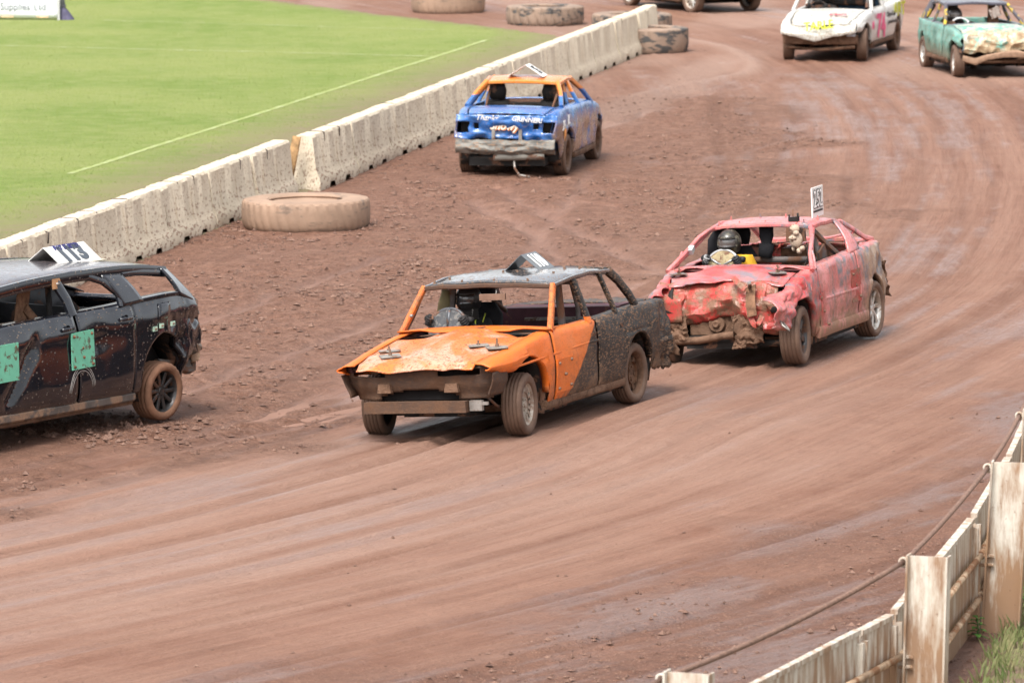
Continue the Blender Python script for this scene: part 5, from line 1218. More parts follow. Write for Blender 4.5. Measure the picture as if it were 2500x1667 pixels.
    g = Geo(); g.grid(lambda a, b: Vector((-2.06 - .28 * a, .80 + .08 * crinkle((a, b, 3), 3), .86 - .34 * b + .05 * fbm((a, b, 5), 4))), frange(0, 1, 14), frange(0, 1, 14)); c.put(g, 'torn_inner_wing', simple('grey_rust', (.16, .13, .11), .7, mud=.5, mudcol=MUD_DRY), thick=.012, angle=26)
    c.tube('rear_axle', [(xr, -.72, .31), (xr, .72, .31)], .04, M_BLACK)
    # fuel flap
    q = c.body_pt(-1.50, 1.10, 1); g = Geo(); g.grid(lambda a, b: c.body_pt(-1.50 + .11 * a - .03 * b, 1.10 + .075 * b, 1) + Vector((0, .012, 0)), frange(-1, 1, 5), frange(-1, 1, 5)); c.put(g, 'fuel_flap', P, thick=.01)
    # green patches
    GRN = simple('mint_green_plate', (.14, .46, .31), .5, var=.06, mud=.22, mudcol=(.10, .08, .05), scale=16)
    for x, z, w, h in ((.0, .865, .42, .36), (1.36, .88, .42, .36)):
        g = Geo(); V = [c.body_pt(x + a * w / 2, z + b * h / 2, 1) + Vector((0, .014 if x < 1 else .035, 0)) for a, b in ((-1, -1), (1, -1), (1, 1), (-1, 1))]; g.add(V + [v + Vector((0, .010, 0)) for v in V], [(0, 1, 2, 3), (7, 6, 5, 4), (0, 4, 5, 1), (1, 5, 6, 2), (2, 6, 7, 3), (3, 7, 4, 0)]); pp = c.put(g, 'door_plate', GRN, smooth=False, warp=x < 1)
        for a, b in ((-.4, .4), (.4, .4), (-.4, -.42), (.4, -.42), (.0, .05), (-.02, -.2)):
            g = Geo(); g.lathe([(.001, .045), (.013, .04), (.022, .01)], 8, 'y', c=c.body_pt(x + a * w, z + b * h, 1)); c.put(g, 'bolt', M_RUST, pp)
    for x, z in ((-1.30, .935), (-1.42, .955), (-1.64, .955)):
        q = c.body_pt(x, z, 1); g = Geo(); g.box(q + Vector((0, .02, 0)), (.07, .012, .045)); pp = c.put(g, 'small_plate', simple('pale_green_plate', (.40, .56, .44), .5), smooth=False, warp=False)
        g = Geo(); g.lathe([(.001, .03), (.010, .028), (.012, 0)], 6, 'y', c=q + Vector((0, .012, 0))); c.put(g, 'bolt', M_BOLT, pp, warp=False)
    q = Vector((.19, .755, 1.52)); g = Geo(); g.box(q, (.13, .02, .10), Matrix.Rotation(.25, 3, 'X')); pp = c.put(g, 'rusty_tab', simple('rusty_tab', (.30, .16, .08), .7), smooth=False); g = Geo(); g.lathe([(.001, .03), (.012, .028), (.014, 0)], 8, 'y', c=q); c.put(g, 'bolt', M_STEEL, pp)
    # scuffed half circle where another wheel rubbed the doors
    g = Geo(); cx, cz = .0, .42
    for rr_ in (.20, .225, .245): g.tube([c.body_pt(cx + rr_ * math.cos(a), cz + rr_ * 1.2 * math.sin(a), 1) + Vector((0, .004, 0)) for a in frange(.15, 2.9, 22)], .006, 4)
    c.put(g, 'tyre_scuff', simple('pale_scuff', (.30, .28, .26), .8, var=.4, scale=20))
    # inside: cage, brace plates, seat
    for sg in (1, -1):
        c.tube('cage_tube', [(.10, sg * .62, .4), (.10, sg * .62, 1.2), (.08, sg * .58, 1.53)], .03, M_BLACK)
        c.bar('cage_plate', [(.55, sg * .55, .95), (.50, sg * .55, 1.2), (.42, sg * .54, 1.50)], .03, .20, M_RUST); c.bar('cage_strut', [(.45, sg * .56, 1.30), (.0, sg * .62, .90)], .04, .09, M_RUST)
        c.box('door_block', (.80, sg * .60, 1.06), (.40, .06, .26), simple('spotted_block', (.22, .19, .15), .8, mud=.4, scale=30))
        c.bar('cage_strut', [(.0, sg * .60, 1.48), (-.55, sg * .66, 1.05)], .05, .06, M_BLACK)
    c.tube('cage_tube', [(.08, -.6, 1.52), (.08, .6, 1.52)], .03, M_BLACK); seat(c, (.55, -.40, .62), lin); c.box('rear_bulkhead', (-.95, 0, .95), (.05, 1.5, .40), lin); c.box('dashboard', (1.85, 0, 1.05), (.3, 1.5, .2), lin)
    b = roof_sign(c, (-1.04, .02, 1.585), .21, .72, .165, simple('white_number_board', (.62, .61, .58), .5, var=.06), None, '113', simple('number_slate', (.055, .065, .08), .45), .27, top='PAT BUSTER', topcol=simple('slogan_ink', (.03, .03, .12), .6), bold=.016, sx=1.12)
    for sg in (1, -1): c.box('board_foot', (-1.04, sg * .25, 1.588), (.74, .09, .006), simple('board_edge', (.4, .36, .28), .7), b)
    MT = simple('clay_tyre', (.20, .105, .065), .8, var=.3, scale=6)
    TW = simple('clay_sidewall', (.24, .15, .10), .8, var=.3, scale=8)
    c.wheel(xr, 1, R, .235, 'star', camber=.03, steer=-.12, rim_mat=M_RIM_DARK, rf=.70, tyre_mat=MT); c.wheel(xr, -1, R, .235, 'star', rim_mat=M_RIM_DARK, tyre_mat=MT)
    c.wheel(xf, 1, R, .235, 'star', rim_mat=M_RIM_DARK, tyre_mat=MT); c.wheel(xf, -1, R, .235, 'star', rim_mat=M_RIM_DARK, tyre_mat=MT)
black_car()

# ------------------------------------------------------------------ cars further away share one body plan
def far_car(name, label, pf, pr, side, S):
    c = Car(name, label, pf, pr, side, S['ht'], S['wb'], lean=S.get('lean', 0)); xf, xr, R = S['wb'] / 2, -S['wb'] / 2, S['R']; c.S = S; S['arch'] = [(xf, R + .03, S.get('ra', R + .06)), (xr, R + .03, S.get('ra', R + .06))]
    c.W = S['warp']; P = S['paint']; PH = S.get('hood', P); PR = S.get('roofp', P); x = S['x']                # x: nose, cowl, roof_front, roof_rear, screen_base, tail
    for sg in (1, -1):
        for nm, a, b in S['panels']: c.panel(nm, a, b, P, sg, step=.035, rows=13)
        c.bar('sill', [(xr + .4, sg * (c.width(0) - .04), c.sill(0) - .01), (xf - .42, sg * (c.width(0) - .04), c.sill(0) - .01)], .06, .08, S.get('sillm', M_MUDDY))
    c.inner(x['tail'] + .1, x['cowl'] + .1, S.get('lining', M_BLACK)); c.wells(.26, front_open=.3); c.underside(xr, xf, .70); c.floor(x['tail'] + .1, x['cowl'] + .2, .28, .56)
    c.deck('bonnet', x['cowl'], x['nose'], PH, 26, 29, .03, fn2=S.get('hoodfn'))
    if 'y_r' in S:
        zr = lambda q: sinterp(S['z_r'], q); yr = lambda q: interp(S['y_r'], q)
        c.roof('roof', x['roof_rear'], x['roof_front'], PR, yr, zr, .025)
        c.bar('roof_rail', [(q, yr(q) + .01, zr(q) - .02) for q in frange(x['roof_rear'], x['roof_front'], 8)], .05, .06, PR, both=True)
        zf = zr(x['roof_front']); yf = yr(x['roof_front']); ya = c.width(x['cowl']) - c.inset(1) - .01
        c.bar('windscreen_pillar', [(x['cowl'] - .03, ya, c.belt(x['cowl'])), (lerp(x['cowl'], x['roof_front'], .5), lerp(ya, yf, .45), lerp(c.belt(x['cowl']), zf, .52)), (x['roof_front'], yf, zf - .01)], .06, .07, S.get('pillar', P), both=True)
        c.bar('windscreen_header', [(x['roof_front'] + .01, q, zf - .01 + .02 * (1 - (q / yf) ** 2)) for q in frange(-yf, yf, 9)], .05, .05, PR, side=Vector((1, 0, 0)))
        zb = zr(x['roof_rear']); yb = yr(x['roof_rear']); ys_ = c.width(x['screen_base']) - c.inset(1) - .05
        c.bar('rear_pillar', [(x['screen_base'], ys_, c.belt(x['screen_base']) + .01), (lerp(x['screen_base'], x['roof_rear'], .55), lerp(ys_, yb, .5), lerp(c.belt(x['screen_base']), zb, .52)), (x['roof_rear'], yb, zb - .01)], .07, S.get('cpil', .16), S.get('pillar', P), both=True)
        c.bar('rear_header', [(x['roof_rear'] - .01, q, zb - .01 + .02 * (1 - (q / yb) ** 2)) for q in frange(-yb, yb, 9)], .06, .05, PR, side=Vector((1, 0, 0)))
        for q in S['bpil']:
            yq = c.width(q) - c.inset(1) - .02; c.bar('centre_pillar', [(q, yq, c.belt(q)), (q - .02, lerp(yq, yr(q), .5), lerp(c.belt(q), zr(q), .5)), (q - .04, yr(q), zr(q) - .02)], .05, .09, S.get('pillar', P), both=True)
    g = Geo(); ya = c.width(x['cowl']) - .08; g.grid(lambda q, v: Vector((q, v * ya, c.belt(x['cowl']) + .02 + .03 * (1 - v * v))), frange(x['cowl'] - .16, x['cowl'] + .01, 4), frange(-1, 1, 15)); c.put(g, 'scuttle_panel', P, thick=.012)
    if x['screen_base'] - x['tail'] > .25: c.deck('boot_lid', x['tail'], x['screen_base'], S.get('boot', P), 18, 25, .02)
    wt = c.width(x['tail']) - .03; g = Geo(); g.grid(lambda q, z: Vector((x['tail'] + .01 - .02 * math.cos(q * 2), q, z)), frange(-wt, wt, 30), frange(S['tailz'], c.belt(x['tail']) + .02, 14))
    c.put(g, 'tail_panel', S.get('tailp', P), thick=.012) if not S.get('skiptail') else None
    c.box('dashboard', (x['cowl'] - .18, 0, c.belt(0) - .12), (.2, 1.2, .14), M_BLACK); c.tube('front_axle', [(xf, -S['ht'], R), (xf, S['ht'], R)], .035, M_MUDDY); c.tube('rear_axle', [(xr, -S['ht'], R), (xr, S['ht'], R)], .04, M_BLACK)
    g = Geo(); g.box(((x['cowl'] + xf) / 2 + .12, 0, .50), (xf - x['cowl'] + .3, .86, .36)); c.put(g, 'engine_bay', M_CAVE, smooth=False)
    st = S.get('steer', 0)
    for sg in (1, -1):
        c.wheel(xf, sg, R, .19, S.get('rims', 'steel'), steer=st, rim_mat=S.get('rim_mat', M_MUDDY)); c.wheel(xr, sg, R, .19, S.get('rims', 'steel'), rim_mat=S.get('rim_mat', M_MUDDY))
    return c
PROF = [(-.2, .07), (0, .055), (.12, .015), (.4, .0), (.62, .0), (.66, .012), (.9, .03), (1, .05)]

def blue_car():
    d = Vector((math.sin(.19), math.cos(.19), 0)); pr = at(1372, 425)
    def W(p):
        x, y, z = p
        k = sstep(-1.45, -2.0, x); p.x += k * (.13 * crinkle((y * 1.2, z * 1.6, 2), 3.2) - .03); p.z += k * .05 * (crinkle((y, z, 7), 3.6) - .35) * sstep(.85, .6, z); p.y += k * .03 * fbm((y, z, 1), 4)
        if abs(y) > .5: p.y += math.copysign(.015, y) * fbm((x, z, 4), 3, 3) - math.copysign(.06, y) * math.exp(-((x - .1) / .3) ** 2 - ((z - .55) / .15) ** 2)
        k = sstep(-1.88, -2.0, x) * sstep(.60, .56, z); return p
    BLU = (.012, .095, .32)
    def zones(t, x, y, z):
        c1 = t.mix(t.mr(t.noise(t.oc(), 2, 5), .4, .65), BLU, (.06, .18, .42)); side = t.m('MULTIPLY', t.mr(t.m('ABSOLUTE', y), .66, .72), t.mr(z, .86, .72))
        c1 = t.mix(t.m('MULTIPLY', side, t.mr(t.noise(t.oc(), 4, 5, .65), .36, .52)), c1, (.25, .17, .13))
        return t.mix(t.mr(z, 1.13, 1.15), c1, (.62, .19, .03))
    P = paint('blue_orange_paint', zones, mud=.42, spat=.45, spth=.58, rough=.28, coat=.6, dust=-1, lowmud=.1, mudcol=(.25, .17, .12))
    S = dict(ht=.70, wb=2.55, R=.305, plan=[(-2.02, .74), (-1.7, .79), (-.8, .83), (.6, .83), (1.5, .80), (2.0, .70)], belt=[(-2.02, .90), (-1.6, .96), (-.8, .96), (.6, .93), (1.2, .86), (2.0, .72)],
             sill=[(-2.02, .56), (-1.72, .50), (-1.68, .26), (1.0, .26), (1.7, .4), (2.0, .45)], prof=PROF, warp=W, paint=P, x=dict(nose=1.95, cowl=.78, roof_front=.05, roof_rear=-.72, screen_base=-1.36, tail=-2.0),
             z_r=[(-.72, 1.30), (-.3, 1.345), (.05, 1.325)], y_r=[(-.72, .54), (-.2, .58), (.05, .57)], panels=[('front_wing', .80, 1.95), ('front_door', -.28, .80), ('rear_door', -.95, -.28), ('rear_wing', -2.0, -.95)],
             bpil=[-.25], tailz=.56, cpil=.11, lining=simple('blue_lining', (.02, .05, .12), .6, mud=.2), rim_mat=M_MUDDY, steer=-.02, skiptail=True)
    c = far_car('saloon_car', 'blue saloon with orange roof facing away, hand painted boot lettering', pr + d * 2.55, pr, -1, S)
    # tail with torn-out lamp holes
    g = Geo(); ys = frange(-.76, .76, 45); zs = frange(.56, .915, 19); n = len(zs)
    V = [Vector((-2.0 - .03 * math.cos(y * 2) + .07 * sstep(.80, .66, z) * math.exp(-(y / .5) ** 2), y, z)) for y in ys for z in zs]; Fc = []
    for i in range(44):
        for j in range(18):
            y = (ys[i] + ys[i + 1]) / 2; z = (zs[j] + zs[j + 1]) / 2
            if .66 + .05 * (abs(y) < .5) < z < .81 - .2 * max(0, .5 - abs(y)) and .40 < abs(y) < .73 and not (.50 < abs(y) < .56): continue
            Fc.append((i * n + j, (i + 1) * n + j, (i + 1) * n + j + 1, i * n + j + 1))
    g.add(V, Fc); c.put(g, 'tail_panel', P, thick=.012); c.box('boot_cavity', (-1.80, 0, .70), (.2, 1.4, .26), M_CAVE)
    BM = paint('scraped_bumper', lambda t, x, y, z: t.mix(t.mr(t.noise(t.oc((1, 1, 2)), 5, 6, .65), .42, .60), (.085, .082, .075), (.19, .18, .16)), mud=.3, spat=.7, rough=.6, coat=.0, spec=.3, dust=-1, lowmud=0, mudcol=(.26, .16, .10))
    g = Geo(); g.grid(lambda y, t: Vector((-2.05 - .06 * math.sin(t * 3.1) + .06 * crinkle((y * 1.1, t * .8, 5), 2.2) + .02 * fbm((y, t, 2), 4), y, lerp(.57, .36, t) + .035 * fbm((y * 1.4, t, 7), 2.5) - .03 * math.cos(y * 2.2))), frange(-.74, .74, 50), frange(0, 1, 16)); c.put(g, 'bumper_skin', BM, thick=.015, angle=28, warp=False)
    g = Geo(); g.grid(lambda y, t: Vector((-2.02 - .04 * math.sin(t * 3), y, lerp(.36, .24, t) - .04 * (y - .3))), frange(-.58, .18, 20), frange(0, 1, 6)); c.put(g, 'fuel_shield', simple('grey_shield', (.18, .17, .15), .7, mud=.3), thick=.012, warp=False)
    for y in (-.22, .18): c.box('bumper_strap', (-2.04, y, .63), (.01, .05, .16), M_STEEL, warp=False)
    c.tube('dragging_pipe', [(-2.0, -.12, .28), (-2.05, -.14, .14), (-2.12, -.22, .05), (-2.15, -.38, .03)], .018, M_STEEL, warp=False)
    WH = M_NUMWHITE; base = Vector((-2.04, 0, .875))
    lettering('boot_lettering', 'Thanks', WH, c.root, (-2.055, .28, .875), (0, -1, -.04), (-.25, 0, 1), .115, bold=.002, shear=.35); lettering('boot_lettering', 'GRINNER!', WH, c.root, (-2.06, -.32, .855), (0, -1, -.06), (-.25, 0, 1), .10, bold=.003, shear=.2)
    lettering('boot_script', 'Snowy', simple('script_white', (.75, .66, .55), .6), c.root, (-2.02, .03, .755), (0, -1, -.03), (-.1, 0, 1), .16, bold=.005, shear=.3); lettering('script_shadow', 'Snowy', simple('script_orange', (.62, .22, .06), .6), c.root, (-2.012, .02, .742), (0, -1, -.03), (-.1, 0, 1), .16, bold=.006, shear=.3)
    lettering('screen_lettering', 'Family Racing', simple('dull_red_ink', (.45, .16, .18), .6), c.root, (-1.72, .0, .978), (0, -1, 0), (1, 0, .08), .13, bold=.003, shear=.2)
    for x, z, t_ in ((-1.62, .74, '25'), (-1.25, .80, 'BL')): lettering('side_lettering', t_, WH, c.root, c.body_pt(x, z, -1) + Vector((0, -.012, 0)), (1, 0, 0), (0, 0, 1), .20, bold=.004, warp=c.Wt)
    lettering('side_lettering', 'S', simple('orange_ink', (.65, .28, .08), .6), c.root, c.body_pt(-1.60, .60, -1) + Vector((0, -.012, 0)), (1, 0, 0), (0, 0, 1), .2, bold=.02, warp=c.Wt)
    seat(c, (-.2, .40, .36), M_BLACK); seat(c, (-.2, -.40, .36), M_BLACK)
    for sg in (1, -1): c.tube('cage_tube', [(-.35, sg * .60, .35), (-.36, sg * .60, .95), (-.4, sg * .53, 1.31)], .035, P); c.bar('cage_strut', [(-.45, sg * .52, 1.26), (-1.05, sg * .5, .90)], .03, .04, M_GREYTUBE)
    g = Geo(); L = .30; cc0 = Vector((-.42, -.05, 1.385))
    b = roof_sign(c, (-.42, -.02, 1.375), .27, .34, .17, M_WHITE, None, '25', M_NUMBLACK, .28, bold=.01, sx=.6)
blue_car()

def white_pickup():
    def W(p):
        x, y, z = p
        k = sstep(1.15, 1.9, x) * sstep(.5, .7, z); p.z += k * (.12 * (crinkle((x, y * 1.2, 2), 2.6) - .4) - .10 * math.exp(-((y + .1) / .30) ** 2)); p.x -= k * .13 * crinkle((y, z, x), 2.7)
        if abs(y) > .5: p.y += math.copysign(.012, y) * fbm((x, z, 4), 2.5, 3)
        return p
    P = paint('white_paint', flat((.52, .51, .48)), mud=.40, spat=.40, spth=.58, rough=.35, coat=.3, dust=-1, lowmud=.12, mudcol=(.25, .16, .11))
    PH = paint('white_bonnet', flat((.50, .49, .45)), mud=.52, spat=.95, spth=.53, rough=.4, coat=.2, dust=-1, lowmud=0, mudcol=(.26, .20, .13), streak_dir=(18, 18, 7))
    S = dict(ht=.71, wb=2.85, R=.31, lean=.01, plan=[(-1.95, .80), (-1.4, .82), (.5, .82), (1.4, .81), (1.8, .76), (2.1, .70)], belt=[(-1.95, .93), (-.4, .90), (.75, .875), (1.3, .83), (2.1, .70)], sill=[(-1.95, .45), (-1.85, .30), (1.0, .28), (1.42, .3), (1.44, .52), (2.1, .56)],
             prof=PROF, warp=W, paint=P, hood=PH, x=dict(nose=2.0, cowl=.86, roof_front=.25, roof_rear=-.22, screen_base=-.36, tail=-1.93), z_r=[(-.22, 1.42), (0, 1.44), (.25, 1.42)], y_r=[(-.22, .60), (.25, .60)],
             panels=[('front_wing', .82, 2.0), ('door', -.30, .82), ('bed_side', -1.93, -.30)], bpil=[-.26], tailz=.5, cpil=.10, lining=M_BLACK, steer=.16, rim_mat=M_MUDDY, skiptail=True)
    c = far_car('pickup_truck', 'white pickup race car with pink and green lettering and dented bonnet', at(2095, 151), at(2190, 120), 1, S)
    for o in list(c.root.children):
        if o.name.startswith('boot_lid'): bpy.data.objects.remove(o)
    c.root['category'] = 'pickup'
    def flap(v, t): 
        y = v * .72; dep = .36 - .16 * abs(v + .1); return Vector((1.98 + .10 * math.sin(t * 2.2), y, .73 - dep * t + .03 * crinkle((v, t, 1), 2.5)))
    g = Geo(); g.grid(flap, frange(-1, 1, 40), frange(0, 1, 16)); c.put(g, 'bonnet_lip', PH, thick=.012, angle=30)
    lettering('bonnet_lettering', 'TARLE', simple('lime_ink', (.42, .46, .03), .6), c.root, (2.11, .02, .68), (0, 1, .12), (-.25, 0, 1), .22, bold=.006, sx=.9)
    lettering('bonnet_name', 'WA', simple('red_ink', (.6, .06, .10), .6), c.root, (1.55, .25, .86), (0, 1, 0), (-1, 0, .1), .22, bold=.006, shear=.3)
    g = Geo(); g.grid(lambda v, t: Vector((1.96 - .10 * abs(v), v * .72, lerp(.50, .32, t) + .02 * fbm((v, t, 2), 4))), frange(-1, 1, 24), frange(0, 1, 6)); c.put(g, 'front_valance', M_MUDDY, thick=.02); c.box('headlamp', (1.93, .60, .55), (.10, .16, .15), simple('lamp_glass', (.4, .4, .42), .2), taper=.8)
    c.bar('front_skid', [(1.85, -.65, .26), (1.9, 0, .22), (1.85, .66, .27)], .06, .06, M_MUDDY)
    PK = simple('pink_ink', (.62, .10, .20), .6); 
    def side(txt, x, z, size, mat, sx=1.0, bold=.004): lettering('side_lettering', txt, mat, c.root, c.body_pt(x, z, 1) + Vector((0, .012, 0)), (-1, 0, -.02), (0, 0, 1), size, warp=c.Wt, sx=sx, bold=bold)
    side('74', .27, .56, .62, PK, 1.25, .02); side('ART', -1.55, .78, .36, simple('lime_ink_side', (.45, .46, .04), .6), 1.6, .012); side('Dig-a-Gal', -.72, .74, .13, M_NUMBLACK, 1.5); side('groundworks', -.75, .60, .10, M_NUMBLACK, 1.4); side('M', .98, .62, .22, PK)
    # load bed
    c.box('bed_floor', (-1.15, 0, .55), (1.5, 1.36, .04), M_BLACK); c.box('bulkhead', (-.42, 0, .95), (.04, 1.3, .34), simple('blue_bulkhead', (.05, .10, .16), .6)); c.box('tailgate', (-1.92, 0, .74), (.04, 1.5, .40), P)
    for sg in (1, -1): c.bar('cage_strut', [(-.2, sg * .52, 1.38), (.3, sg * .56, .90)], .06, .07, M_GREYTUBE); c.tube('cage_tube', [(-.24, sg * .56, .3), (-.26, sg * .54, 1.40)], .035, M_BLACK)
    c.tube('cage_tube', [(-.24, -.6, .98), (-.24, .6, .98)], .06, M_BLACK); c.box('rear_window_frame', (-.28, .18, 1.12), (.03, .06, .36), M_BLACK); c.box('rear_window_frame', (-.28, .42, 1.12), (.03, .08, .36), M_BLACK); c.bar('roof_roll', [(-.3, -.5, 1.15), (-.3, .5, 1.15)], .03, .05, simple('blue_bar', (.08, .16, .26), .5))
    seat(c, (.0, -.36, .42), M_BLACK); SW = ((.48, -.36, .88), .18, -.45); steering_wheel(c, *SW, M_BLACK, None, 3)
    driver(c, 'person', 'dark suited driver sitting in the white pickup', (.02, -.36, .40), simple('charcoal_suit', (.05, .045, .042), .8, mud=.2), M_BLACK, (simple('plain_black_helmet', (.015, .015, .016), .3, coat=.5), M_BLACK, M_GLASSY), SW)
white_pickup()

def teal_car():
    def W(p):
        x, y, z = p
        k = sstep(.85, 1.55, x) * sstep(.35, .6, z); p.x -= k * (.12 * crinkle((y * 1.2, z * 1.2, 4), 3.4) + .05 * crinkle((y, z, 8), 6)); p.z += k * (.09 * (crinkle((x, y * 1.3, 9), 3.6) - .35) + .03 * fbm((x, y, z), 6)); p.y += k * .03 * fbm((y, x, z), 4)
        if abs(y) > .5: p.y += math.copysign(1, y) * (.025 * fbm((x, z, 4), 2.6, 3) - .05 * crinkle((x, z, 3), 2.4) + .02)
        if z > 1.05: p.z += .02 * fbm((x, y, 1), 2.4); p.y *= .99
        return p
    def zones(t, x, y, z):
        n = t.noise(t.oc(), 3, 6, .65, .4); c1 = t.mix(t.mr(n, .40, .6), (.075, .22, .18), (.15, .31, .26)); low = t.mr(t.m('ADD', z, t.m('MULTIPLY', n, .3)), .72, .52, 0, .8)
        c1 = t.mix(low, c1, (.17, .19, .14)); return t.mix(t.mr(z, .865, .89), c1, t.mix(t.mr(n, .45, .6), (.09, .09, .13), (.14, .14, .17)))
    P = paint('teal_paint', zones, mud=.42, spat=.5, rough=.4, coat=.25, dust=-1, lowmud=.2, mudcol=(.25, .17, .11))
    def hz(t, x, y, z):
        n = t.noise(t.oc(), 6, 6, .7, .5); n3 = t.noise(t.oc((1, 1, 1), loc=(3, 1, 2)), 5, 5, .65); c1 = t.mix(t.mr(n, .47, .55), (.11, .33, .27), (.50, .47, .40)); f = t.m('MULTIPLY', t.mr(x, 1.05, 1.35), t.mr(n3, .40, .52)); return t.mix(f, c1, t.mix(t.mr(n, .4, .6), (.30, .20, .11), (.50, .40, .26)))
    PH = paint('scraped_teal_bonnet', hz, mud=.08, spat=.6, rough=.45, coat=.1, dust=-1, lowmud=0, mudcol=(.22, .14, .085), streak_dir=(14, 14, 14))
    S = dict(ht=.70, wb=2.42, R=.295, plan=[(-1.95, .70), (-1.3, .78), (.6, .80), (1.2, .79), (1.75, .70)], belt=[(-1.95, .85), (-.5, .86), (.5, .85), (1.0, .82), (1.75, .70)], sill=[(-1.95, .45), (-1.7, .3), (.9, .26), (1.2, .28), (1.22, .56), (1.75, .6)], prof=PROF, warp=W, paint=P, hood=PH,
             x=dict(nose=1.62, cowl=.42, roof_front=-.25, roof_rear=-1.45, screen_base=-1.72, tail=-1.92), z_r=[(-1.45, 1.20), (-.8, 1.245), (-.25, 1.215)], y_r=[(-1.45, .53), (-.8, .58), (-.25, .565)], panels=[('front_wing', .45, 1.62), ('door', -.62, .45), ('rear_wing', -1.92, -.62)], bpil=[-.60], tailz=.5, lining=M_BLACK,
             roofp=paint('slate_roof', flat((.07, .07, .09)), mud=.15, spat=.2, rough=.3, coat=.5, dust=-1, lowmud=0), pillar=paint('slate_yellow_pillar', lambda t, x, y, z: t.mix(t.mr(t.noise(t.oc(), 6, 4), .53, .58), (.07, .065, .08), (.48, .33, .03)), mud=.15, spat=.2, coat=.2, dust=-1, lowmud=0), rims='five', rim_mat=M_RIM_SILVER, steer=-.10, cpil=.2)
    pf = at(2338, 187); d = Vector((.16, -.987, 0)); c = far_car('hatchback_car', 'teal hatchback with dark roof and crumpled front at the top right', pf, pf - d * 2.42, -1, S)
    g = Geo(); g.grid(lambda v, t: Vector((1.62 + .10 * math.sin(t * 2.4) - .06 * v * v, v * .68, .80 - .34 * t + .05 * crinkle((v, t, 6), 2.6) + .04 * v * t)), frange(-1, 1, 50), frange(0, 1, 22)); c.put(g, 'crushed_front', PH, thick=.010, angle=26)
    g = Geo(); g.beam([(1.66, -.70, .36), (1.74, -.50, .30), (1.76, -.30, .38), (1.74, 0, .43), (1.74, .25, .44), (1.70, .50, .40), (1.64, .68, .50)], [.10, .12, .10, .12, .13, .12, .10], .06, side=Vector((0, .2, 1))); c.put(g, 'twisted_bumper_bar', simple('clay_bar', (.26, .165, .11), .85, scale=12), angle=40)
    g = Geo(); g.tube([(1.62, .60, .46), (1.66, .76, .52), (1.60, .80, .66), (1.52, .70, .72)], .022, 6); c.put(g, 'bent_loop', M_MUDDY); c.box('headlamp', (1.58, -.58, .58), (.10, .18, .16), simple('dull_lamp', (.25, .30, .33), .25), taper=.75)
    c.bar('axle_beam', [(1.42, -.62, .28), (1.45, 0, .24), (1.42, .62, .28)], .07, .06, M_MUDDY); c.tube('anti_roll_bar', [(1.52, -.5, .36), (1.56, -.2, .28), (1.56, .2, .28), (1.52, .5, .36)], .02, M_MUDDY)
    SW = ((-.05, -.34, .80), .19, -.45); steering_wheel(c, *SW, simple('white_rim', (.62, .62, .62), .4), None, 3); seat(c, (-.45, -.34, .30), M_BLACK)
    c.box('hanging_mirror', (-.20, .34, 1.06), (.03, .20, .18), simple('speckled_mirror', (.30, .25, .22), .6, mud=.3, scale=25), rot=Matrix.Rotation(.4, 3, 'X')); c.tube('mirror_cord', [(-.22, .36, 1.10), (-.24, .37, 1.22)], .008, M_WHITE)
    c.bar('cage_plate', [(-.62, .40, .8), (-.64, .42, 1.0), (-.68, .44, 1.2)], .03, .22, M_RUST, side=Vector((1, 0, 0)))
    driver(c, 'person', 'driver with shiny dark helmet in the teal hatchback', (-.43, -.34, .27), simple('brown_suit', (.03, .022, .02), .8, mud=.2), M_BLACK, (simple('bronze_helmet', (.06, .045, .04), .12, .4, coat=1.0), M_BLACK, simple('mirror_visor', (.10, .08, .07), .08, .5, coat=1.0)), SW)
teal_car()

def yellow_car():
    W = lambda p: p
    P = paint('yellow_paint', flat((.55, .45, .02)), mud=.12, spat=.3, rough=.4, coat=.3, dust=-1, lowmud=.35)
    S = dict(ht=.70, wb=2.7, R=.31, plan=[(-2.0, .76), (-1.3, .82), (.6, .83), (1.3, .82), (2.0, .72)], belt=[(-2.0, .90), (-.5, .92), (.7, .92), (1.3, .85), (2.0, .72)], sill=[(-2.0, .42), (-1.7, .27), (1.0, .25), (1.7, .38), (2.0, .42)], prof=PROF, warp=W, paint=P,
             x=dict(nose=1.95, cowl=.78, roof_front=.1, roof_rear=-1.0, screen_base=-1.45, tail=-1.98), z_r=[(-1.0, 1.34), (-.4, 1.39), (.1, 1.36)], y_r=[(-1.0, .56), (-.4, .61), (.1, .60)], panels=[('front_wing', .78, 1.95), ('front_door', -.28, .78), ('rear_door', -1.0, -.28), ('rear_wing', -1.98, -1.0)], bpil=[-.26], tailz=.42, lining=M_BLACK, rims='cross', rim_mat=M_RIM_SILVER, steer=.1)
    c = far_car('saloon_car', 'yellow race car at the top edge showing only wheels and sill', at(1695, 31), at(1540, 14), -1, S)
    c.bar('front_bumper', [(1.94, -.7, .42), (2.02, 0, .42), (1.94, .7, .42)], .10, .16, M_MUDDY); g = Geo(); g.grid(lambda y, z: Vector((1.93, y, z)), frange(-.68, .68, 10), frange(.3, .72, 5)); c.put(g, 'front_panel', M_MUDDY, thick=.02)
yellow_car()
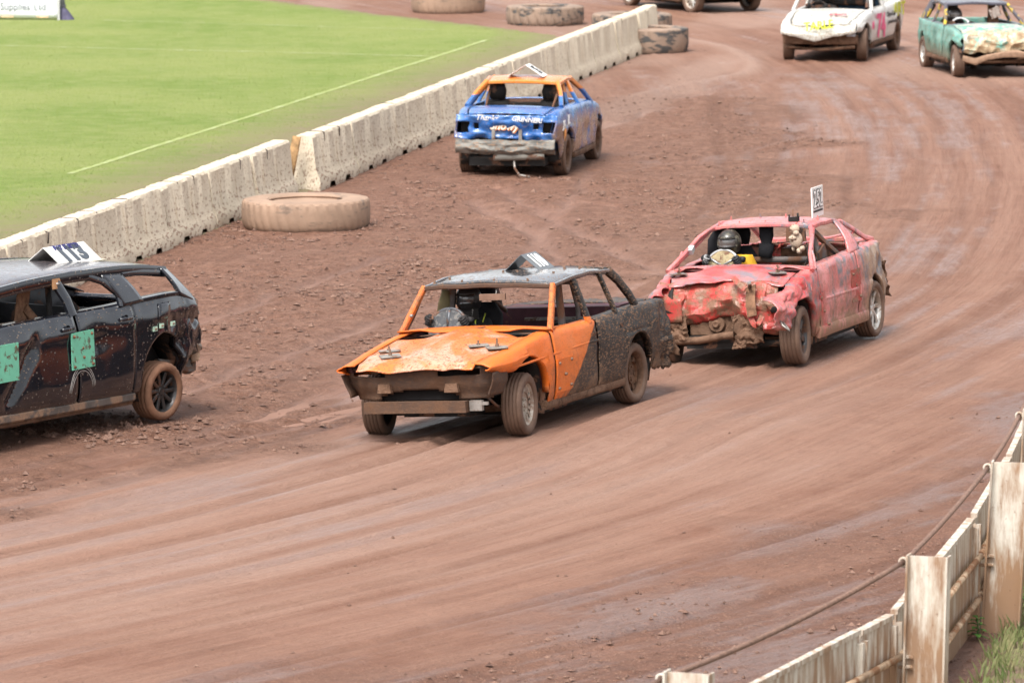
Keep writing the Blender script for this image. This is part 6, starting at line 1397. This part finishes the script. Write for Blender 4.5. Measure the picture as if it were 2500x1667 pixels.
# ------------------------------------------------------------------ safety fence in the foreground
def fence():
    def whitemetal(name, rust=.5):
        t = NT(name); v = t.oc(); x, y, z = t.xyz(); n = t.noise(v, 4, 6, .65, .4); n2 = t.noise(t.oc((3, 3, .5)), 4, 6, .65)
        c = t.mix(t.mr(n, .35, .65), (.46, .41, .34), (.58, .54, .47)); low = t.mr(z, 1.0, .1, -.04, .20)
        rs = t.mr(t.m('ADD', n2, low), .44 - rust * .08, .64 - rust * .06); c = t.mix(t.m('MULTIPLY', rs, .9), c, t.mix(n, (.30, .16, .07), (.17, .085, .045)))
        chip = t.mr(t.noise(v, 22, 5, .7), .64, .68); c = t.mix(t.m('MULTIPLY', chip, .8), c, (.16, .08, .045))
        return t.done(c, .55, None, t.bump(t.m('ADD', n, t.m('MULTIPLY', chip, .4)), .3, .006))
    WM = whitemetal('chipped_white_steel', .5); WB = whitemetal('stained_white_board', .35); RP = simple('rusty_white_pipe', (.42, .30, .20), .7, var=.4, scale=7, mud=.4, mudcol=(.24, .12, .06)); CB = simple('rusty_cable', (.19, .115, .085), .75, .2, var=.35, scale=30)
    root = empty('safety_fence', at(2450, 1133, 1.3) * Vector((1, 1, 0)) if False else (0, 0, 0)); tag(root, 'rust stained white steel safety fence with a cable along its posts', 'fence')
    E = 1.32
    P = [at(1100, 1990, E), at(1681, 1642, E), at(2258, 1357, E), at(2447, 1134, E), at(2530, 996, E), at(2575, 900, E), at(2590, 825, E)]
    for p in P: p.z = 0
    n = len(P)
    def tang(i): return (P[min(i + 1, n - 1)] - P[max(i - 1, 0)]).normalized()
    tops = []
    for i, p in enumerate(P):
        t = tang(i); nn = Vector((-t.y, t.x, 0))                                    # nn: towards the track
        lean_ = [.0, .0, .02, .05, .03, .02, .0][i]; ax = Matrix(((nn.x, t.x, 0), (nn.y, t.y, 0), (nn.z, t.z, 1)))
        g = Geo(); w = .135; hh = E + [0, 0, .0, .02, -.02, 0, 0][i]
        def col(u, v, z): 
            q = ax @ Vector((u - lean_ * z, v, z)); return p + q
        def slab(u0, u1, v0, v1, z0, z1):
            us = [u0, u1]; zs = frange(z0, z1, 7); V = []
            for z in zs:
                for a, b in ((u0, v0), (u1, v0), (u1, v1), (u0, v1)): V.append(col(a, b, z))
            Fc = [(k * 4 + m, k * 4 + (m + 1) % 4, (k + 1) * 4 + (m + 1) % 4, (k + 1) * 4 + m) for k in range(6) for m in range(4)] + [(3, 2, 1, 0), (24, 25, 26, 27)]
            g.add(V, Fc)
        slab(-w, w, -.006, .006, -.05, hh); slab(w, w + .014, -.065, .065, -.05, hh + .008); slab(-w - .014, -w, -.065, .065, -.05, hh + .004)
        g.out('post', WM, root, smooth=False); tp = col(w + .045, .0, hh - .05); tops.append((tp, t, nn))
        g = Geo(); g.tube([tp + nn * .030 * math.cos(a) * .9 + Vector((0, 0, .030 * math.sin(a))) for a in frange(0, 2 * math.pi, 15)], .011, 6, cap=False); g.tube([tp - nn * .04, tp - nn * .02], .012, 6); g.out('cable_ring', WM, root)
        for z in (.60, .53):
            g = Geo(); g.tube([col(w - .05, -.03, z), col(w + .10, -.03, z)], .013, 6); g.lathe([(.001, .0), (.022, .0), (.022, .015), (.001, .016)], 6, 'z', c=col(w - .02, -.03, z)); g.out('bracket_bolt', WM, root, smooth=False)
    for i in range(n - 1):
        a, ta, na = tops[i]; b, tb, nb = tops[i + 1]; g = Geo(); sag = [.05, .05, .03, .02, .02, .01][i]
        g.tube([a.lerp(b, k / 12) - Vector((0, 0, sag * 4 * (k / 12) * (1 - k / 12))) for k in range(13)], .019, 8); g.out('cable', CB, root)
        # board: two plates per bay with a lip, butted a little before each post
        q0 = P[i] + na * .22; q1 = P[i + 1] + nb * .22; d = (q1 - q0); L = d.length; d.normalize(); nv = Vector((-d.y, d.x, 0))
        cuts = [.02, .84, .995] if i % 2 else [.01, .50, .99]
        for k, (s0, s1) in enumerate(zip(cuts, cuts[1:])):
            g = Geo(); A = q0 + d * L * (s0 + .004); B = q0 + d * L * (s1 - .004); th = .02 + .012 * k; zt = .885 - .015 * k
            def rect(z0, z1, o0, o1): g.add([A + nv * o0 + Vector((0, 0, z0)), B + nv * o0 + Vector((0, 0, z0)), B + nv * o1 + Vector((0, 0, z0)), A + nv * o1 + Vector((0, 0, z0)), A + nv * o0 + Vector((0, 0, z1)), B + nv * o0 + Vector((0, 0, z1)), B + nv * o1 + Vector((0, 0, z1)), A + nv * o1 + Vector((0, 0, z1))], [(3, 2, 1, 0), (4, 5, 6, 7), (0, 1, 5, 4), (1, 2, 6, 5), (2, 3, 7, 6), (3, 0, 4, 7)])
            rect(.0, zt, -.006, th); rect(zt, zt + .035, -.02, th + .012); g.out('board', WB, root, smooth=False)
            for s in ((s0 + .01), (s1 - .01)):
                g = Geo(); X = q0 + d * L * s - nv * .025; g.box(X + Vector((0, 0, .42)), (.05, .05, .82), Matrix.Rotation(math.atan2(d.y, d.x), 3, 'Z')); g.out('board_stay', WB, root, smooth=False)
        for z, m in ((.60, RP), (.27, RP)):
            X0 = P[i] + na * .16 + Vector((0, 0, z)); X1 = P[i + 1] + nb * .16 + Vector((0, 0, z)); mid = X0.lerp(X1, .42)
            g = Geo(); g.tube([X0, mid], .034, 10); g.out('rail', m, root); g = Geo(); g.tube([mid - (X1 - X0).normalized() * .05, X1], .026, 10); g.out('rail', m, root)
    return P
FP = fence()
# verge behind the fence
def verge():
    C = densify(np.array([[p.x, p.y] for p in FP]), 60); V = []; n = 16
    for i, p in enumerate(C):
        t = C[min(i + 1, len(C) - 1)] - C[max(i - 1, 0)]; t = t / np.hypot(*t); nr = np.array([t[1], -t[0]])
        for k in range(n):
            q = p + nr * (-.10 + k * .28); V.append((q[0], q[1], .03 + .05 * fbm((q[0], q[1], 0), 1.3) + .02 * k * .4 - (.12 if k == 0 else 0)))
    t = NT('verge_soil'); v = t.oc(); n1 = t.noise(v, 2.2, 6, .65); n2 = t.noise(v, 30, 5, .7)
    c = t.mix(t.mr(n1, .40, .58), t.mix(n2, (.10, .115, .03), (.17, .16, .06)), t.mix(n2, (.10, .058, .040), (.20, .13, .09)))
    o = obj('grass_verge', V, [(i * n + k, (i + 1) * n + k, (i + 1) * n + k + 1, i * n + k + 1) for i in range(len(C) - 1) for k in range(n - 1)], t.done(c, .9, None, t.bump(n2, .8, .03))); tag(o, kind='structure')
    rnd = random.Random(4); g = Geo(); W_ = []
    for _ in range(9000):
        i = rnd.randrange(6, len(C) - 6); p = C[i] + (C[i + 1] - C[i]) * rnd.random(); tt = C[i + 1] - C[i]; tt = tt / np.hypot(*tt); nr = np.array([tt[1], -tt[0]]); dd = abs(rnd.gauss(0, 1)) * .9 + .02
        q = p + nr * dd; dens = fbm((q[0], q[1], 5), .9, 2)
        if dens < -.05 and dd > .35: continue
        h = rnd.uniform(.04, .13) * (1.25 if dd < .3 else .8); a = rnd.uniform(0, 6.28); w = rnd.uniform(.003, .007); lx, ly = math.cos(a) * h * .45, math.sin(a) * h * .45; px_, py_ = -math.sin(a) * w, math.cos(a) * w
        b = (q[0], q[1], .02 + .05 * fbm((q[0], q[1], 0), 1.3)); g.add([(b[0] - px_, b[1] - py_, b[2]), (b[0] + px_, b[1] + py_, b[2]), (b[0] + lx * .4 + px_ * .7, b[1] + ly * .4 + py_ * .7, b[2] + h * .65), (b[0] + lx, b[1] + ly, b[2] + h)], [(0, 1, 2), (0, 2, 3)])
    t = NT('verge_grass'); c = t.mix(t.mr(t.noise(t.oc(), 7, 4), .35, .65), (.085, .135, .03), (.22, .20, .09)); o = g.out('verge_blades', t.done(c, .7), smooth=False); tag(o, 'uneven short grass growing along the foot of the fence', 'grass', kind='stuff')
    # leafy weed by the second post
    for px, py, sc_, lab in ((2385, 1560, 1.0, 'green leafy weed at the foot of the leaning fence post'), (2485, 1480, .9, 'green leafy weed at the right edge behind the fence')):
        b = at(px, py); r = empty('weed', b); tag(r, lab, 'plant', 'weeds by the fence'); LM = simple('weed_leaf', (.07, .17, .03), .55, var=.3, scale=20)
        g = Geo(); g.tube([(0, 0, 0), (.01, 0, .09 * sc_), (.0, .01, .17 * sc_)], .005, 5); g.out('stem', LM, r); me = None
        for k in range(16):
            a = k * 2.4; z = .02 + .165 * sc_ * k / 16; L = (.10 - .003 * k) * sc_; u = Vector((math.cos(a), math.sin(a), .25 + .03 * k)); s = Vector((-math.sin(a), math.cos(a), 0)); o_ = Vector((0, 0, z)); g = Geo(); V = []
            for q, w in ((0, .004), (.3, .022), (.6, .026), (.85, .014), (1, .001)):
                for e in (-1, 0, 1): V.append(o_ + u * L * q + s * e * w * sc_ - Vector((0, 0, .5 * L * q * q - .006 * abs(e))))
            g.add(V, [(i * 3 + j, i * 3 + j + 1, (i + 1) * 3 + j + 1, (i + 1) * 3 + j) for i in range(4) for j in range(2)]); g.out('leaf', LM, r)
verge()
# ------------------------------------------------------------------ advertising board on the pitch and its ballast bag
def ad_board():
    b = at(141, 52); r = empty('advertising_board', b, rz=math.radians(-7)); tag(r, 'white advertising board reading Supplies Ltd on the grass', 'sign')
    wm = simple('banner_white', (.72, .74, .76), .5, var=.05, scale=1.5, bump=.1); g = Geo()
    g.grid(lambda x, z: Vector((x, .012 * math.sin(x * 3.1 + z * 6), z)), frange(-3.2, 0, 40), frange(.07, .95, 10)); g.out('banner', wm, r, thick=.012)
    for x in (-.0, -1.55, -3.15):
        g = Geo(); g.box((x + .02, .01, .48), (.045, .05, .98)); g.out('frame_post', simple('grey_post', (.42, .42, .42), .5), r, smooth=False)
    INK = simple('grey_ink', (.16, .17, .19), .6, var=.3); [lettering('banner_word', w_, INK, r, (x_, -.024, .29), (1, 0, 0), (0, 0, 1), .215, bold=.0005, sx=.92) for w_, x_ in (('Supplies', -.90), ('Ltd', -.375))]
    for x in (-1.07, -.33): 
        g = Geo(); g.box((x, -.012, .085), (.26, .006, .03)); g.out('banner_patch', simple('peach_patch', (.60, .40, .26), .6), r, smooth=False)
    # sack that weighs the frame down, and the grey prop above it
    s = empty('ballast_sack', at(163, 51)); tag(s, 'slate purple sack slumped against the advertising board end', 'sack'); g = Geo()
    g.grid(lambda a, t: Vector((.15 * (1 - .72 * t ** 1.3) * math.cos(a) * (1 + .1 * math.sin(3 * a)) - .07 * t, .12 * (1 - .7 * t) * math.sin(a), .27 * t + .01 * math.sin(4 * a) * (1 - t))) + Vector((0, 0, .02 * fbm((a, t, 0), 2))), frange(0, 2 * math.pi, 25), frange(0, 1, 12)); g.out('sack_body', simple('sack_cloth', (.085, .078, .13), .7, var=.3, scale=9), s, thick=.006)
    g = Geo(); g.tube([(-.05, 0, .25), (-.06, 0, .33)], [.035, .05], 8); g.out('sack_neck', simple('sack_tie', (.07, .07, .08), .7), s)
    p = empty('frame_prop', at(155, 49)); tag(p, 'dark grey tapered prop standing behind the ballast sack', 'prop'); g = Geo(); g.beam([(-.02, .05, 0), (-.03, .05, .3), (-.035, .05, .75)], [.14, .13, .08], .04, side=Vector((1, 0, 0))); g.out('prop_blade', simple('prop_grey', (.08, .085, .085), .6), p, angle=30)
    g = Geo(); g.box((-.02, .05, .01), (.2, .2, .02)); g.out('prop_foot', M_STEEL, p, smooth=False)
ad_board()
